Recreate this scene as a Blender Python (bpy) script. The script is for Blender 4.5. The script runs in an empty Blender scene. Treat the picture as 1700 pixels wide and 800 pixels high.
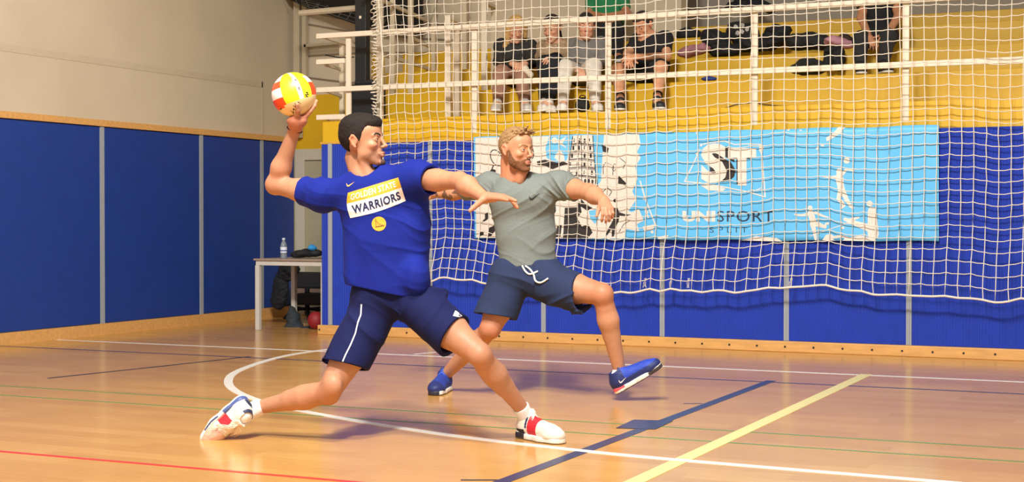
import bpy, bmesh, math, random
import numpy as np
from mathutils import Vector, Matrix
from mathutils.geometry import tessellate_polygon
from mathutils.bvhtree import BVHTree

# ---------------------------------------------------------------- camera
scene = bpy.context.scene
COL = scene.collection
F = 2460.0; CAM_H = 1.02; YAW = math.radians(24.9); PIT = math.atan(35 / F)
FW = np.array([-math.sin(YAW) * math.cos(PIT), math.cos(YAW) * math.cos(PIT), -math.sin(PIT)])
RT = np.array([math.cos(YAW), math.sin(YAW), 0.0]); UP = np.cross(RT, FW)
CAM = np.array([0, 0, CAM_H])
cd = bpy.data.cameras.new('camera'); cam = bpy.data.objects.new('camera', cd); COL.objects.link(cam)
cam.location = (0, 0, CAM_H); cam.rotation_euler = (math.pi / 2 - PIT, 0, YAW)
cd.sensor_width = 36.0; cd.lens = F / 1700 * 36.0; cd.clip_end = 100
cd.dof.use_dof = True; cd.dof.focus_distance = 7.2; cd.dof.aperture_fstop = 16.0
scene.camera = cam
def ray(x, y): return FW + RT * (x - 850) / F + UP * (400 - y) / F
def P(x, y, d): return CAM + ray(x, y) * d
def fl(x, y): r = ray(x, y); return CAM - r * (CAM_H / r[2])
def onY(x, y, Y): r = ray(x, y); return CAM + r * (Y / r[1])
def onX(x, y, X): r = ray(x, y); return CAM + r * (X / r[0])

# ---------------------------------------------------------------- light
scene.view_settings.view_transform = 'Standard'; scene.view_settings.look = 'None'
scene.view_settings.gamma = 1.0; scene.view_settings.use_curve_mapping = False
scene.view_settings.exposure = -0.05
w = bpy.data.worlds.new('World'); scene.world = w; w.use_nodes = True
w.node_tree.nodes['Background'].inputs[0].default_value = (1.0, 0.96, 0.91, 1)
w.node_tree.nodes['Background'].inputs[1].default_value = 0.85
def area(name, loc, target, size, power, col=(1, .965, .91)):
    l = bpy.data.lights.new(name, 'AREA'); l.shape = 'SQUARE'; l.size = size; l.energy = power; l.color = col
    o = bpy.data.objects.new(name, l); COL.objects.link(o); o.location = loc
    o.rotation_euler = (Vector(target) - Vector(loc)).to_track_quat('-Z', 'Y').to_euler()
    return o
area('area_lamp', (-1.5, 1.0, 7.0), (-3.8, 9.0, .8), .7, 830)
area('area_lamp', (-6.5, 5.5, 7.2), (-4.5, 8.5, .5), .9, 260)
area('area_lamp', (0.5, 6.0, 7.2), (-3.0, 9.0, .5), .9, 300)
area('area_lamp', (-2.5, 4.0, 5.6), (-8.85, 10.8, 3.0), .9, 520)  # added fill lamp, only there to brighten the left wall
area('area_lamp', (-4.0, 8.0, 7.4), (-4.0, 8.0, 0), 1.6, 230)

# ---------------------------------------------------------------- materials
def lin(c):
    if isinstance(c, str): c = tuple(int(c[i:i + 2], 16) / 255 for i in (0, 2, 4))
    return tuple((x / 12.92 if x <= .04045 else ((x + .055) / 1.055) ** 2.4) for x in c)
MATS = {}
def mat(name, col, rough=.6, metal=0, spec=.5, noise=0, nscale=20, bump=0, bscale=60, alpha=1, trans=0, sheen=0,
        attr=None, coat=0, sss=0, stretch=(1, 1, 1), sat=None):
    if name in MATS: return MATS[name]
    m = bpy.data.materials.new(name); m.use_nodes = True; nt = m.node_tree; N = nt.nodes; L = nt.links
    b = N['Principled BSDF']; c = lin(col)
    b.inputs['Base Color'].default_value = (*c, 1); b.inputs['Roughness'].default_value = rough
    b.inputs['Metallic'].default_value = metal; b.inputs['Specular IOR Level'].default_value = spec
    b.inputs['Coat Weight'].default_value = coat
    if trans: b.inputs['Transmission Weight'].default_value = trans
    if sss:
        b.inputs['Subsurface Weight'].default_value = sss; b.inputs['Subsurface Radius'].default_value = (.012, .005, .003); b.inputs['Subsurface Scale'].default_value = 1
    if sheen: b.inputs['Sheen Weight'].default_value = sheen
    tc = N.new('ShaderNodeTexCoord'); mp = N.new('ShaderNodeMapping'); mp.inputs['Scale'].default_value = stretch
    L.new(tc.outputs['Object'], mp.inputs['Vector'])
    src = None
    if attr:
        a = N.new('ShaderNodeAttribute'); a.attribute_name = attr; src = a.outputs['Color']; L.new(src, b.inputs['Base Color'])
    n = N.new('ShaderNodeTexNoise'); n.inputs['Scale'].default_value = nscale; n.inputs['Detail'].default_value = 5
    L.new(mp.outputs['Vector'], n.inputs['Vector'])
    mr = N.new('ShaderNodeMapRange'); mr.inputs['From Min'].default_value = .3; mr.inputs['From Max'].default_value = .7
    mr.inputs['To Min'].default_value = 1 - (noise or .03); mr.inputs['To Max'].default_value = 1 + (noise or .03)
    L.new(n.outputs['Fac'], mr.inputs['Value'])
    mx = N.new('ShaderNodeVectorMath'); mx.operation = 'SCALE'
    if src: L.new(src, mx.inputs[0])
    else: mx.inputs[0].default_value = c
    L.new(mr.outputs['Result'], mx.inputs['Scale']); L.new(mx.outputs['Vector'], b.inputs['Base Color'])
    if bump:
        n2 = N.new('ShaderNodeTexNoise'); n2.inputs['Scale'].default_value = bscale; n2.inputs['Detail'].default_value = 4
        L.new(mp.outputs['Vector'], n2.inputs['Vector'])
        bp = N.new('ShaderNodeBump'); bp.inputs['Strength'].default_value = bump; bp.inputs['Distance'].default_value = .004
        L.new(n2.outputs['Fac'], bp.inputs['Height']); L.new(bp.outputs['Normal'], b.inputs['Normal'])
    MATS[name] = m
    return m
def floor_mat():
    m = bpy.data.materials.new('parquet'); m.use_nodes = True; N = m.node_tree.nodes; L = m.node_tree.links; b = N['Principled BSDF']
    tc = N.new('ShaderNodeTexCoord')
    br = N.new('ShaderNodeTexBrick'); br.inputs['Scale'].default_value = 1; br.inputs['Brick Width'].default_value = .62
    br.inputs['Row Height'].default_value = .13; br.inputs['Mortar Size'].default_value = .0012; br.offset = .37
    br.inputs['Color1'].default_value = (0, 0, 0, 1); br.inputs['Color2'].default_value = (1, 1, 1, 1); br.inputs['Mortar'].default_value = (.25, .25, .25, 1)
    L.new(tc.outputs['Object'], br.inputs['Vector'])
    mp = N.new('ShaderNodeMapping'); mp.inputs['Scale'].default_value = (1.2, 22, 1); L.new(tc.outputs['Object'], mp.inputs['Vector'])
    n = N.new('ShaderNodeTexNoise'); n.inputs['Scale'].default_value = 3; n.inputs['Detail'].default_value = 6; L.new(mp.outputs[0], n.inputs['Vector'])
    n3 = N.new('ShaderNodeTexNoise'); n3.inputs['Scale'].default_value = .9; n3.inputs['Detail'].default_value = 3; L.new(tc.outputs['Object'], n3.inputs['Vector'])
    ma = N.new('ShaderNodeMath'); ma.operation = 'MULTIPLY_ADD'; ma.inputs[1].default_value = .22; L.new(br.outputs['Color'], ma.inputs[0])
    mb = N.new('ShaderNodeMath'); mb.operation = 'MULTIPLY_ADD'; mb.inputs[1].default_value = .5; mb.inputs[2].default_value = -.05; L.new(n.outputs['Fac'], mb.inputs[0]); L.new(mb.outputs[0], ma.inputs[2])
    mc = N.new('ShaderNodeMath'); mc.operation = 'MULTIPLY_ADD'; mc.inputs[1].default_value = .35; L.new(n3.outputs['Fac'], mc.inputs[0]); L.new(ma.outputs[0], mc.inputs[2])
    cr = N.new('ShaderNodeValToRGB'); cr.color_ramp.elements[0].position = .15; cr.color_ramp.elements[1].position = .95
    cr.color_ramp.elements[0].color = (*lin('B88240'), 1); cr.color_ramp.elements[1].color = (*lin('E0B370'), 1)
    e = cr.color_ramp.elements.new(.55); e.color = (*lin('CF9C54'), 1)
    L.new(mc.outputs[0], cr.inputs[0]); L.new(cr.outputs[0], b.inputs['Base Color'])
    rr = N.new('ShaderNodeMapRange'); rr.inputs['To Min'].default_value = .13; rr.inputs['To Max'].default_value = .24; L.new(n3.outputs['Fac'], rr.inputs['Value']); L.new(rr.outputs[0], b.inputs['Roughness'])
    b.inputs['Specular IOR Level'].default_value = .22
    bp = N.new('ShaderNodeBump'); bp.inputs['Strength'].default_value = .12; bp.inputs['Distance'].default_value = .0025; L.new(n3.outputs['Fac'], bp.inputs['Height']); L.new(bp.outputs[0], b.inputs['Normal'])
    return m

# ---------------------------------------------------------------- mesh helpers
class MB:
    def __init__(s): s.v = []; s.f = []
    def box(s, lo, hi):
        n = len(s.v); (a, b, c), (d, e, g) = lo, hi
        s.v += [(a, b, c), (d, b, c), (d, e, c), (a, e, c), (a, b, g), (d, b, g), (d, e, g), (a, e, g)]
        s.f += [tuple(n + i for i in q) for q in ((0, 3, 2, 1), (4, 5, 6, 7), (0, 1, 5, 4), (1, 2, 6, 5), (2, 3, 7, 6), (3, 0, 4, 7))]
        return s
    def tube(s, pts, r, seg=8, cap=True, ratio=1.0):
        pts = [Vector(p) for p in pts]; n0 = len(s.v); k = len(pts); up0 = Vector((0, 0, 1))
        for i, p in enumerate(pts):
            t = (pts[min(i + 1, k - 1)] - pts[max(i - 1, 0)]).normalized()
            u = up0 - t * up0.dot(t)
            if u.length < .05: u = Vector((0, 1, 0)) - t * t.y
            u.normalize(); v = t.cross(u)
            rr = r[i] if hasattr(r, '__len__') else r
            for j in range(seg):
                a = 2 * math.pi * (j + .5) / seg; s.v.append(tuple(p + u * math.cos(a) * rr + v * math.sin(a) * rr * ratio))
        for i in range(k - 1):
            for j in range(seg):
                a = n0 + i * seg + j; b = n0 + i * seg + (j + 1) % seg; s.f.append((a, b, b + seg, a + seg))
        if cap: s.f.append(tuple(n0 + j for j in range(seg))[::-1]); s.f.append(tuple(n0 + (k - 1) * seg + j for j in range(seg)))
        return s
    def bar(s, a, b, w, h=None):      # square bar between two points
        h = h or w; a = Vector(a); b = Vector(b); t = (b - a).normalized(); u = Vector((0, 0, 1))
        if abs(t.z) > .95: u = Vector((0, 1, 0))
        u = (u - t * t.dot(u)).normalized(); v = t.cross(u); n = len(s.v)
        for p in (a, b):
            for du, dv in ((-1, -1), (1, -1), (1, 1), (-1, 1)): s.v.append(tuple(p + u * du * h / 2 + v * dv * w / 2))
        s.f += [tuple(n + i for i in q) for q in ((0, 1, 2, 3), (7, 6, 5, 4), (0, 4, 5, 1), (1, 5, 6, 2), (2, 6, 7, 3), (3, 7, 4, 0))]
        return s
    def lathe(s, prof, c=(0, 0, 0), seg=20):
        n0 = len(s.v); c = Vector(c)
        for r, z in prof:
            for j in range(seg):
                a = 2 * math.pi * j / seg; s.v.append((c.x + r * math.cos(a), c.y + r * math.sin(a), c.z + z))
        for i in range(len(prof) - 1):
            for j in range(seg):
                a = n0 + i * seg + j; b = n0 + i * seg + (j + 1) % seg; s.f.append((a, b, b + seg, a + seg))
        s.f.append(tuple(n0 + j for j in range(seg))[::-1]); s.f.append(tuple(n0 + (len(prof) - 1) * seg + j for j in range(seg)))
        return s
    def build(s, name, m, parent=None, bevel=0, smooth=False):
        me = bpy.data.meshes.new(name); me.from_pydata([tuple(map(float, v)) for v in s.v], [], s.f); me.materials.append(m)
        bm = bmesh.new(); bm.from_mesh(me); bmesh.ops.recalc_face_normals(bm, faces=bm.faces); bm.to_mesh(me); bm.free()
        if smooth:
            me.polygons.foreach_set('use_smooth', [True] * len(me.polygons))
        o = bpy.data.objects.new(name, me); COL.objects.link(o)
        if parent: o.parent = parent; o.matrix_parent_inverse = parent.matrix_basis.inverted()
        if bevel:
            b = o.modifiers.new('bevel', 'BEVEL'); b.width = bevel; b.segments = 2; b.limit_method = 'ANGLE'
        return o
def tag(o, label=None, cat=None, group=None, kind=None):
    if label: o['label'] = label
    if cat: o['category'] = cat
    if group: o['group'] = group
    if kind: o['kind'] = kind
    return o
def empty(name, loc, label, cat, group=None):
    o = bpy.data.objects.new(name, None); COL.objects.link(o); o.location = tuple(map(float, loc)); o.empty_display_size = .1
    return tag(o, label, cat, group)
def struct(o): o['kind'] = 'structure'; return o
def np_mesh(name, V, Fc, m, parent=None, smooth=True):
    me = bpy.data.meshes.new(name); V = np.asarray(V, np.float32); Fc = np.asarray(Fc, np.int32); nf, k = Fc.shape
    me.vertices.add(len(V)); me.vertices.foreach_set('co', V.ravel())
    me.loops.add(nf * k); me.loops.foreach_set('vertex_index', Fc.ravel())
    me.polygons.add(nf); me.polygons.foreach_set('loop_start', np.arange(nf, dtype=np.int32) * k)
    me.polygons.foreach_set('use_smooth', np.full(nf, smooth, bool))
    me.update(); me.validate()
    for q in (m if isinstance(m, (list, tuple)) else [m]): me.materials.append(q)
    o = bpy.data.objects.new(name, me); COL.objects.link(o)
    if parent: o.parent = parent; o.matrix_parent_inverse = parent.matrix_basis.inverted()
    return o
def poly_mesh(polys, cell=.04):
    """flat polygons in the (u, v) plane, cut into small cells so that they can follow a curved surface"""
    bm = bmesh.new()
    for poly in polys:
        vs = [bm.verts.new((p[0], p[1], 0)) for p in poly]
        for t in tessellate_polygon([[Vector((p[0], p[1], 0)) for p in poly]]):
            try: bm.faces.new([vs[i] for i in t])
            except ValueError: pass
    return cut_cells(bm, cell)
def cut_cells(bm, cell):
    if bm.verts:
        for ax in (0, 1):
            lo = min(v.co[ax] for v in bm.verts); hi = max(v.co[ax] for v in bm.verts); k = math.floor(lo / cell) + 1
            while k * cell < hi:
                co = [0, 0, 0]; no = [0, 0, 0]; co[ax] = k * cell; no[ax] = 1
                bmesh.ops.bisect_plane(bm, geom=bm.verts[:] + bm.edges[:] + bm.faces[:], plane_co=co, plane_no=no); k += 1
    return bm
def text_bm(body, bold=0.0, spacing=1.0, cell=.1):
    """text as a flat mesh fitted to the unit square"""
    cu = bpy.data.curves.new('lettering', 'FONT'); cu.body = body; cu.size = 1; cu.offset = bold; cu.space_character = spacing; cu.resolution_u = 3
    o = bpy.data.objects.new('lettering', cu); COL.objects.link(o); dg = bpy.context.evaluated_depsgraph_get()
    me = bpy.data.meshes.new_from_object(o.evaluated_get(dg)); bpy.data.objects.remove(o); bpy.data.curves.remove(cu)
    bm = bmesh.new(); bm.from_mesh(me); bpy.data.meshes.remove(me)
    lo = [min(v.co[a] for v in bm.verts) for a in (0, 1)]; hi = [max(v.co[a] for v in bm.verts) for a in (0, 1)]
    for v in bm.verts: v.co = ((v.co.x - lo[0]) / (hi[0] - lo[0]), (v.co.y - lo[1]) / (hi[1] - lo[1]), 0)
    return cut_cells(bm, cell)
def bm_obj(name, bm, m, parent, fn):
    for v in bm.verts: v.co = Vector(tuple(map(float, fn(v.co.x, v.co.y))))
    me = bpy.data.meshes.new(name); bm.to_mesh(me); bm.free(); me.materials.append(m)
    o = bpy.data.objects.new(name, me); COL.objects.link(o)
    if parent: o.parent = parent; o.matrix_parent_inverse = parent.matrix_basis.inverted()
    return o
def smooth_path(pts, n=6):
    pts = [np.array(p, float) for p in pts]; out = []
    for i in range(len(pts) - 1):
        p0 = pts[max(i - 1, 0)]; p1 = pts[i]; p2 = pts[i + 1]; p3 = pts[min(i + 2, len(pts) - 1)]
        for j in range(n):
            t = j / n; out.append(.5 * ((2 * p1) + (-p0 + p2) * t + (2 * p0 - 5 * p1 + 4 * p2 - p3) * t * t + (-p0 + 3 * p1 - 3 * p2 + p3) * t ** 3))
    out.append(pts[-1]); return out
# ================================================================ the hall
YW = 11.30; XL = -8.85; YB = 13.52; XE = -7.12; XR = 1.2
yellow = mat('yellow_paint', 'D2A711', .5, noise=.05, nscale=3)
beige = mat('beige_wall', 'C9BBA2', .8, noise=.05, nscale=1.5)
navy_pad = mat('blue_wall_pad', '14398A', .55, noise=.06, nscale=6)
blue_rib = mat('blue_ribbed_carpet', '1739AC', .75, noise=.08, nscale=8)
grey_strip = mat('grey_strip', '9AA0A6', .5)
wood = mat('pale_wood', 'D5A25F', .5, noise=.12, nscale=6, stretch=(1, 6, 6))
white_paint = mat('cream_white_paint', 'DFD3BD', .45)
dull_white = mat('dull_cream_paint', 'CDBFA4', .5)
black = mat('black_paint', '15171B', .55)
struct(MB().box((-16, -3, -.1), (8, YB + .2, 0)).build('floor', floor_mat()))
def strip(name, pts, width, m, z=.0012):
    v = []; f = []; k = len(pts); q = [np.array(p[:2], float) for p in pts]
    for i in range(k):
        t = q[min(i + 1, k - 1)] - q[max(i - 1, 0)]; t /= np.linalg.norm(t); n = np.array([-t[1], t[0]]) * width / 2
        v += [(*(q[i] + n), z), (*(q[i] - n), z), (*(q[i] + n), .0002), (*(q[i] - n), .0002)]
    for i in range(k - 1):
        a = 4 * i; f += [(a, a + 1, a + 5, a + 4), (a, a + 4, a + 6, a + 2), (a + 1, a + 3, a + 7, a + 5)]
    b = MB(); b.v = v; b.f = f; return struct(b.build(name, m))
lw = mat('white_line_paint', 'F1ECE2', .3); lb = mat('navy_line_paint', '27335E', .3); lk = mat('black_line_paint', '2A2C38', .3)
lg = mat('green_line_paint', '4E8A50', .3); ly = mat('yellow_line_paint', 'F0E290', .3); lr = mat('red_line_paint', 'CE3A34', .3)
strip('trim_1', [(-14, 9.80), (3, 9.80)], .045, lw)
strip('trim_2', [(-14, 9.12), (3, 9.12)], .03, lb, .0014)
strip('trim_3', [(-14, 6.93), (3, 6.93)], .016, lg, .0014)
strip('trim_4', [(-14, 6.56), (3, 6.56)], .016, lg, .0014)
strip('trim_5', [(-14, 4.96), (-2.9, 4.96)], .03, lr, .0014)
strip('trim_6', [(-2.46, 9.2), (-2.46, 1)], .062, lb, .0016)
strip('trim_7', [(-1.99, 9.85), (-1.99, 1)], .075, ly, .0018)
arc = [fl(*q) for q in ((545, 580), (500, 586), (460, 594), (420, 606), (388, 620), (379, 634), (388, 647), (415, 660), (455, 672), (510, 684), (600, 700), (700, 716), (800, 729.5), (900, 741), (1000, 752), (1100, 761.5), (1200, 770), (1320, 780), (1450, 790.5), (1600, 803), (1750, 816))]
strip('trim_8', smooth_path(arc, 8), .055, lw, .0022)
strip('trim_9', [fl(415, 592), fl(250, 610), fl(80, 628)], .03, lk, .0016)
strip('trim_10', [fl(686, 588), fl(724, 584.5)], .035, lw, .0014)
strip('trim_11', [fl(765, 797), fl(850, 797)], .022, lk, .0014)
strip('trim_12', [fl(1135, 670), fl(1166, 670)], .02, lb, .0014)
bx = MB(); bx.v = [(*fl(*q)[:2], .0024) for q in ((1022, 711), (1052, 697), (1118, 699), (1088, 713))]; bx.f = [(0, 1, 2, 3)]
struct(bx.build('trim_13', lb))

# left wall: padded below, plain above, wooden cap and skirting
struct(MB().box((XL - .2, -3, 0), (XL - .03, YB, 6.0)).build('wall_left', beige))
tpad = MB()
edges = [-3, 1.5, 4.0, 6.4, 8.9, 10.2 + .45, 11.86, 12.90, YB - .01]
edges = [-3, 1.0, 3.2, 5.4, 7.4, 9.0, 10.4, 11.84, 12.87, YB - .02]
for a, b in zip(edges[:-1], edges[1:]): tpad.box((XL - .03, a + .025, .10), (XL + .012, b - .025, 1.85))
struct(tpad.build('wall_left_padding', navy_pad, bevel=.01))
g = MB()
for a in edges[1:-1]: g.box((XL - .03, a - .025, .10), (XL + .018, a + .025, 1.85))
struct(g.build('trim_14', grey_strip))
struct(MB().box((XL - .03, -3, 1.85), (XL + .03, YB, 1.905)).build('trim_15', wood))
struct(MB().box((XL - .03, -3, 0), (XL + .04, YB, .10)).build('baseboard_left', wood))
struct(MB().box((XL - .031, 9.0, 2.40), (XL - .027, 12.95, 2.46)).box((XL - .031, 12.93, 1.92), (XL - .027, 12.98, 2.46)).build('wall_shade_lines', mat('wall_shade_tone', 'C2B49A', .8)))  # thin darker strips imitate faint shading on the plain wall above the padding
# recess behind the stand's end: door wall
struct(MB().box((XL - .2, YB, 1.78), (-6.9, YB + .15, 2.36)).box((-7.9, YB - .001, 2.30), (-7.75, YB + .1, 2.75)).build('wall_recess_band', yellow))
struct(MB().box((XL - .2, YB + .01, 2.36), (-4.5, YB + .16, 6)).build('wall_back', beige))
struct(MB().box((XL - .2, YB + .05, 0), (-7.0, YB + .15, 1.78)).build('wall_recess', mat('recess_wall', 'B9AF98', .8)))
dr = bpy.data.objects.new('door_1', None); COL.objects.link(dr); dr.location = (-8.4, YB, 0); dr['kind'] = 'structure'
MB().box((-8.84, YB - .03, 0), (-8.72, YB + .05, 1.78)).box((-7.95, YB - .03, 0), (-7.83, YB + .05, 1.78)).box((-8.72, YB - .03, 1.66), (-7.95, YB + .05, 1.78)).build('door_frame', mat('door_frame_paint', 'C4BBA6', .5), dr, .004)
MB().box((-8.72, YB - .005, .02), (-7.95, YB + .03, 1.66)).build('door_leaf', mat('door_leaf_paint', 'A7A083', .6), dr, .004)
MB().tube([(-8.05, YB - .05, .85), (-8.16, YB - .05, .85)], .008).tube([(-8.05, YB, .85), (-8.05, YB - .05, .85)], .007).build('door_handle', mat('door_metal', '8E8E8E', .3, 1), dr)
# cables and pipes on the back wall
pp = MB().bar((-8.78, YB - .05, 1.9), (-8.78, YB - .05, 6), .07).bar((-8.70, YB - .04, 2.5), (-8.70, YB - .04, 6), .05)
pp.bar((-8.70, YB - .05, 2.88), (-7.9, YB - .05, 2.90), .03)
struct(pp.build('trim_17', mat('pipe_paint', 'BBAE94', .6)))
cb = MB()
for i, (z0, z1, sg) in enumerate(((3.35, 3.0, .05), (3.25, 2.95, .06), (3.12, 2.85, .04), (2.78, 2.7, -.03), (2.55, 2.42, .05))):
    pts = [(-8.68 + 1.9 * t, YB - .02, z0 + (z1 - z0) * t - sg * math.sin(math.pi * t)) for t in [k / 10 for k in range(11)]]
    cb.tube(pts, .006, 5)
tag(cb.build('cable', mat('grey_cable', '8B8170', .7)), 'thin grey cables sagging along the beige back wall left of the black pole', 'cable')

# main wall under the stand: ribbed blue covering
xs = []; n = int((XR - XE) / .0235); V = []; Fc = []
for i in range(n * 4 + 1):
    ph = i % 4; x = XE + i * .0235 / 4; y = YW - (.006 if ph in (1, 2) else .0); V += [(x, y, .085), (x, y, 1.70)]
for i in range(n * 4): Fc.append((2 * i, 2 * i + 2, 2 * i + 3, 2 * i + 1))
m0 = MB(); m0.v = V; m0.f = Fc; m0.box((XE, YW + .004, 0), (XR, YW + .10, 1.70)); struct(m0.build('wall_front', blue_rib))
g = MB(); xg = [onY(x, 500, YW)[0] for x in (549, 715, 903, 1100, 1306)]
xg += [xg[-1] + .93 * k for k in (1, 2, 3)]
for x in xg: g.box((x - .02, YW - .012, .085), (x + .02, YW, 1.70)); g.tube([(x, YW - .012, .085), (x, YW - .012, 1.70)], .008, 6)
struct(g.build('trim_18', grey_strip))
struct(MB().box((XE - .02, YW - .045, 0), (XR, YW + .02, .083)).build('baseboard_front', wood, bevel=.006))
g = MB(); x = onY(837, 565, YW)[0]; x0 = x - .225 * 8
for k in range(34):
    xx = x0 + k * .222; g.lathe([(.008, 0), (.008, .004)], (0, 0, 0), 10)
    for i in range(len(g.v) - 20, len(g.v)): vx, vy, vz = g.v[i]; g.v[i] = (xx + vx, YW - .0455 - vz, .042 + vy)
struct(g.build('trim_19', black))
struct(MB().box((XE, YW + .02, 1.70), (XR, YW + .72, 1.905)).build('trim_20', yellow))
struct(MB().box((XE - .01, YW - .01, 1.695), (-5.6, YW + .02, 1.715)).build('trim_21', mat('orange_edge', 'C99A3A', .5)))
# tiers of the grandstand
tiers = [(12.02, 2.19), (12.72, 2.465), (13.42, 2.74), (14.1, 2.93)]
lower = 1.905
for i, (y, z) in enumerate(tiers):
    x0 = onY((626, 640, 668, 690)[i], 100, y)[0]
    struct(MB().box((x0, y, 0.6), (XR, y + .74, z)).build('floor_tier', yellow, bevel=.006))
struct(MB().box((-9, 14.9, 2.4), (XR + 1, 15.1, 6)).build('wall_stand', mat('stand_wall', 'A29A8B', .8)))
struct(MB().box((-9.0, 15.1, .0), (XR + 2, 15.2, 6.2)).build('wall_far', beige))
# dark curtain and coloured panels behind the top tier
for nm, x0, x1, c in (('dark', 648, 768, '2B3A3E'), ('grey', 773, 800, '8A8F93'), ('blue', 936, 962, '3F74B5'), ('teal', 1080, 1110, '1F6B5E')):
    a = onY(x0, 20, 14.86)[0]; b = onY(x1, 20, 14.86)[0]; o = MB()
    k = max(4, int((b - a) / .05)); V = []; Fc = []
    for i in range(k * 2 + 1): V += [(a + (b - a) * i / (k * 2), 14.86 - (.015 if i % 2 else 0), 2.95), (a + (b - a) * i / (k * 2), 14.86 - (.015 if i % 2 else 0), 3.9)]
    Fc = [(2 * i, 2 * i + 2, 2 * i + 3, 2 * i + 1) for i in range(k * 2)]
    o.v = V; o.f = Fc; o.box((a, 14.87, 2.95), (b, 14.89, 3.9))
    tag(o.build('wall_curtain', mat(nm + '_curtain', c, .8)), {'dark': 'dark slate pleated curtain behind the left of the grandstand', 'grey': 'narrow grey hanging panel beside the dark slate curtain', 'blue': 'narrow blue hanging panel behind the seated row of spectators', 'teal': 'narrow teal hanging panel behind the man in black t-shirt'}[nm], 'curtain')
struct(MB().box((XL - .2, 4, 5.9), (XR + 1, 15.2, 6.1)).build('ceiling', mat('ceiling_paint', '8F887B', .9)))
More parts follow.
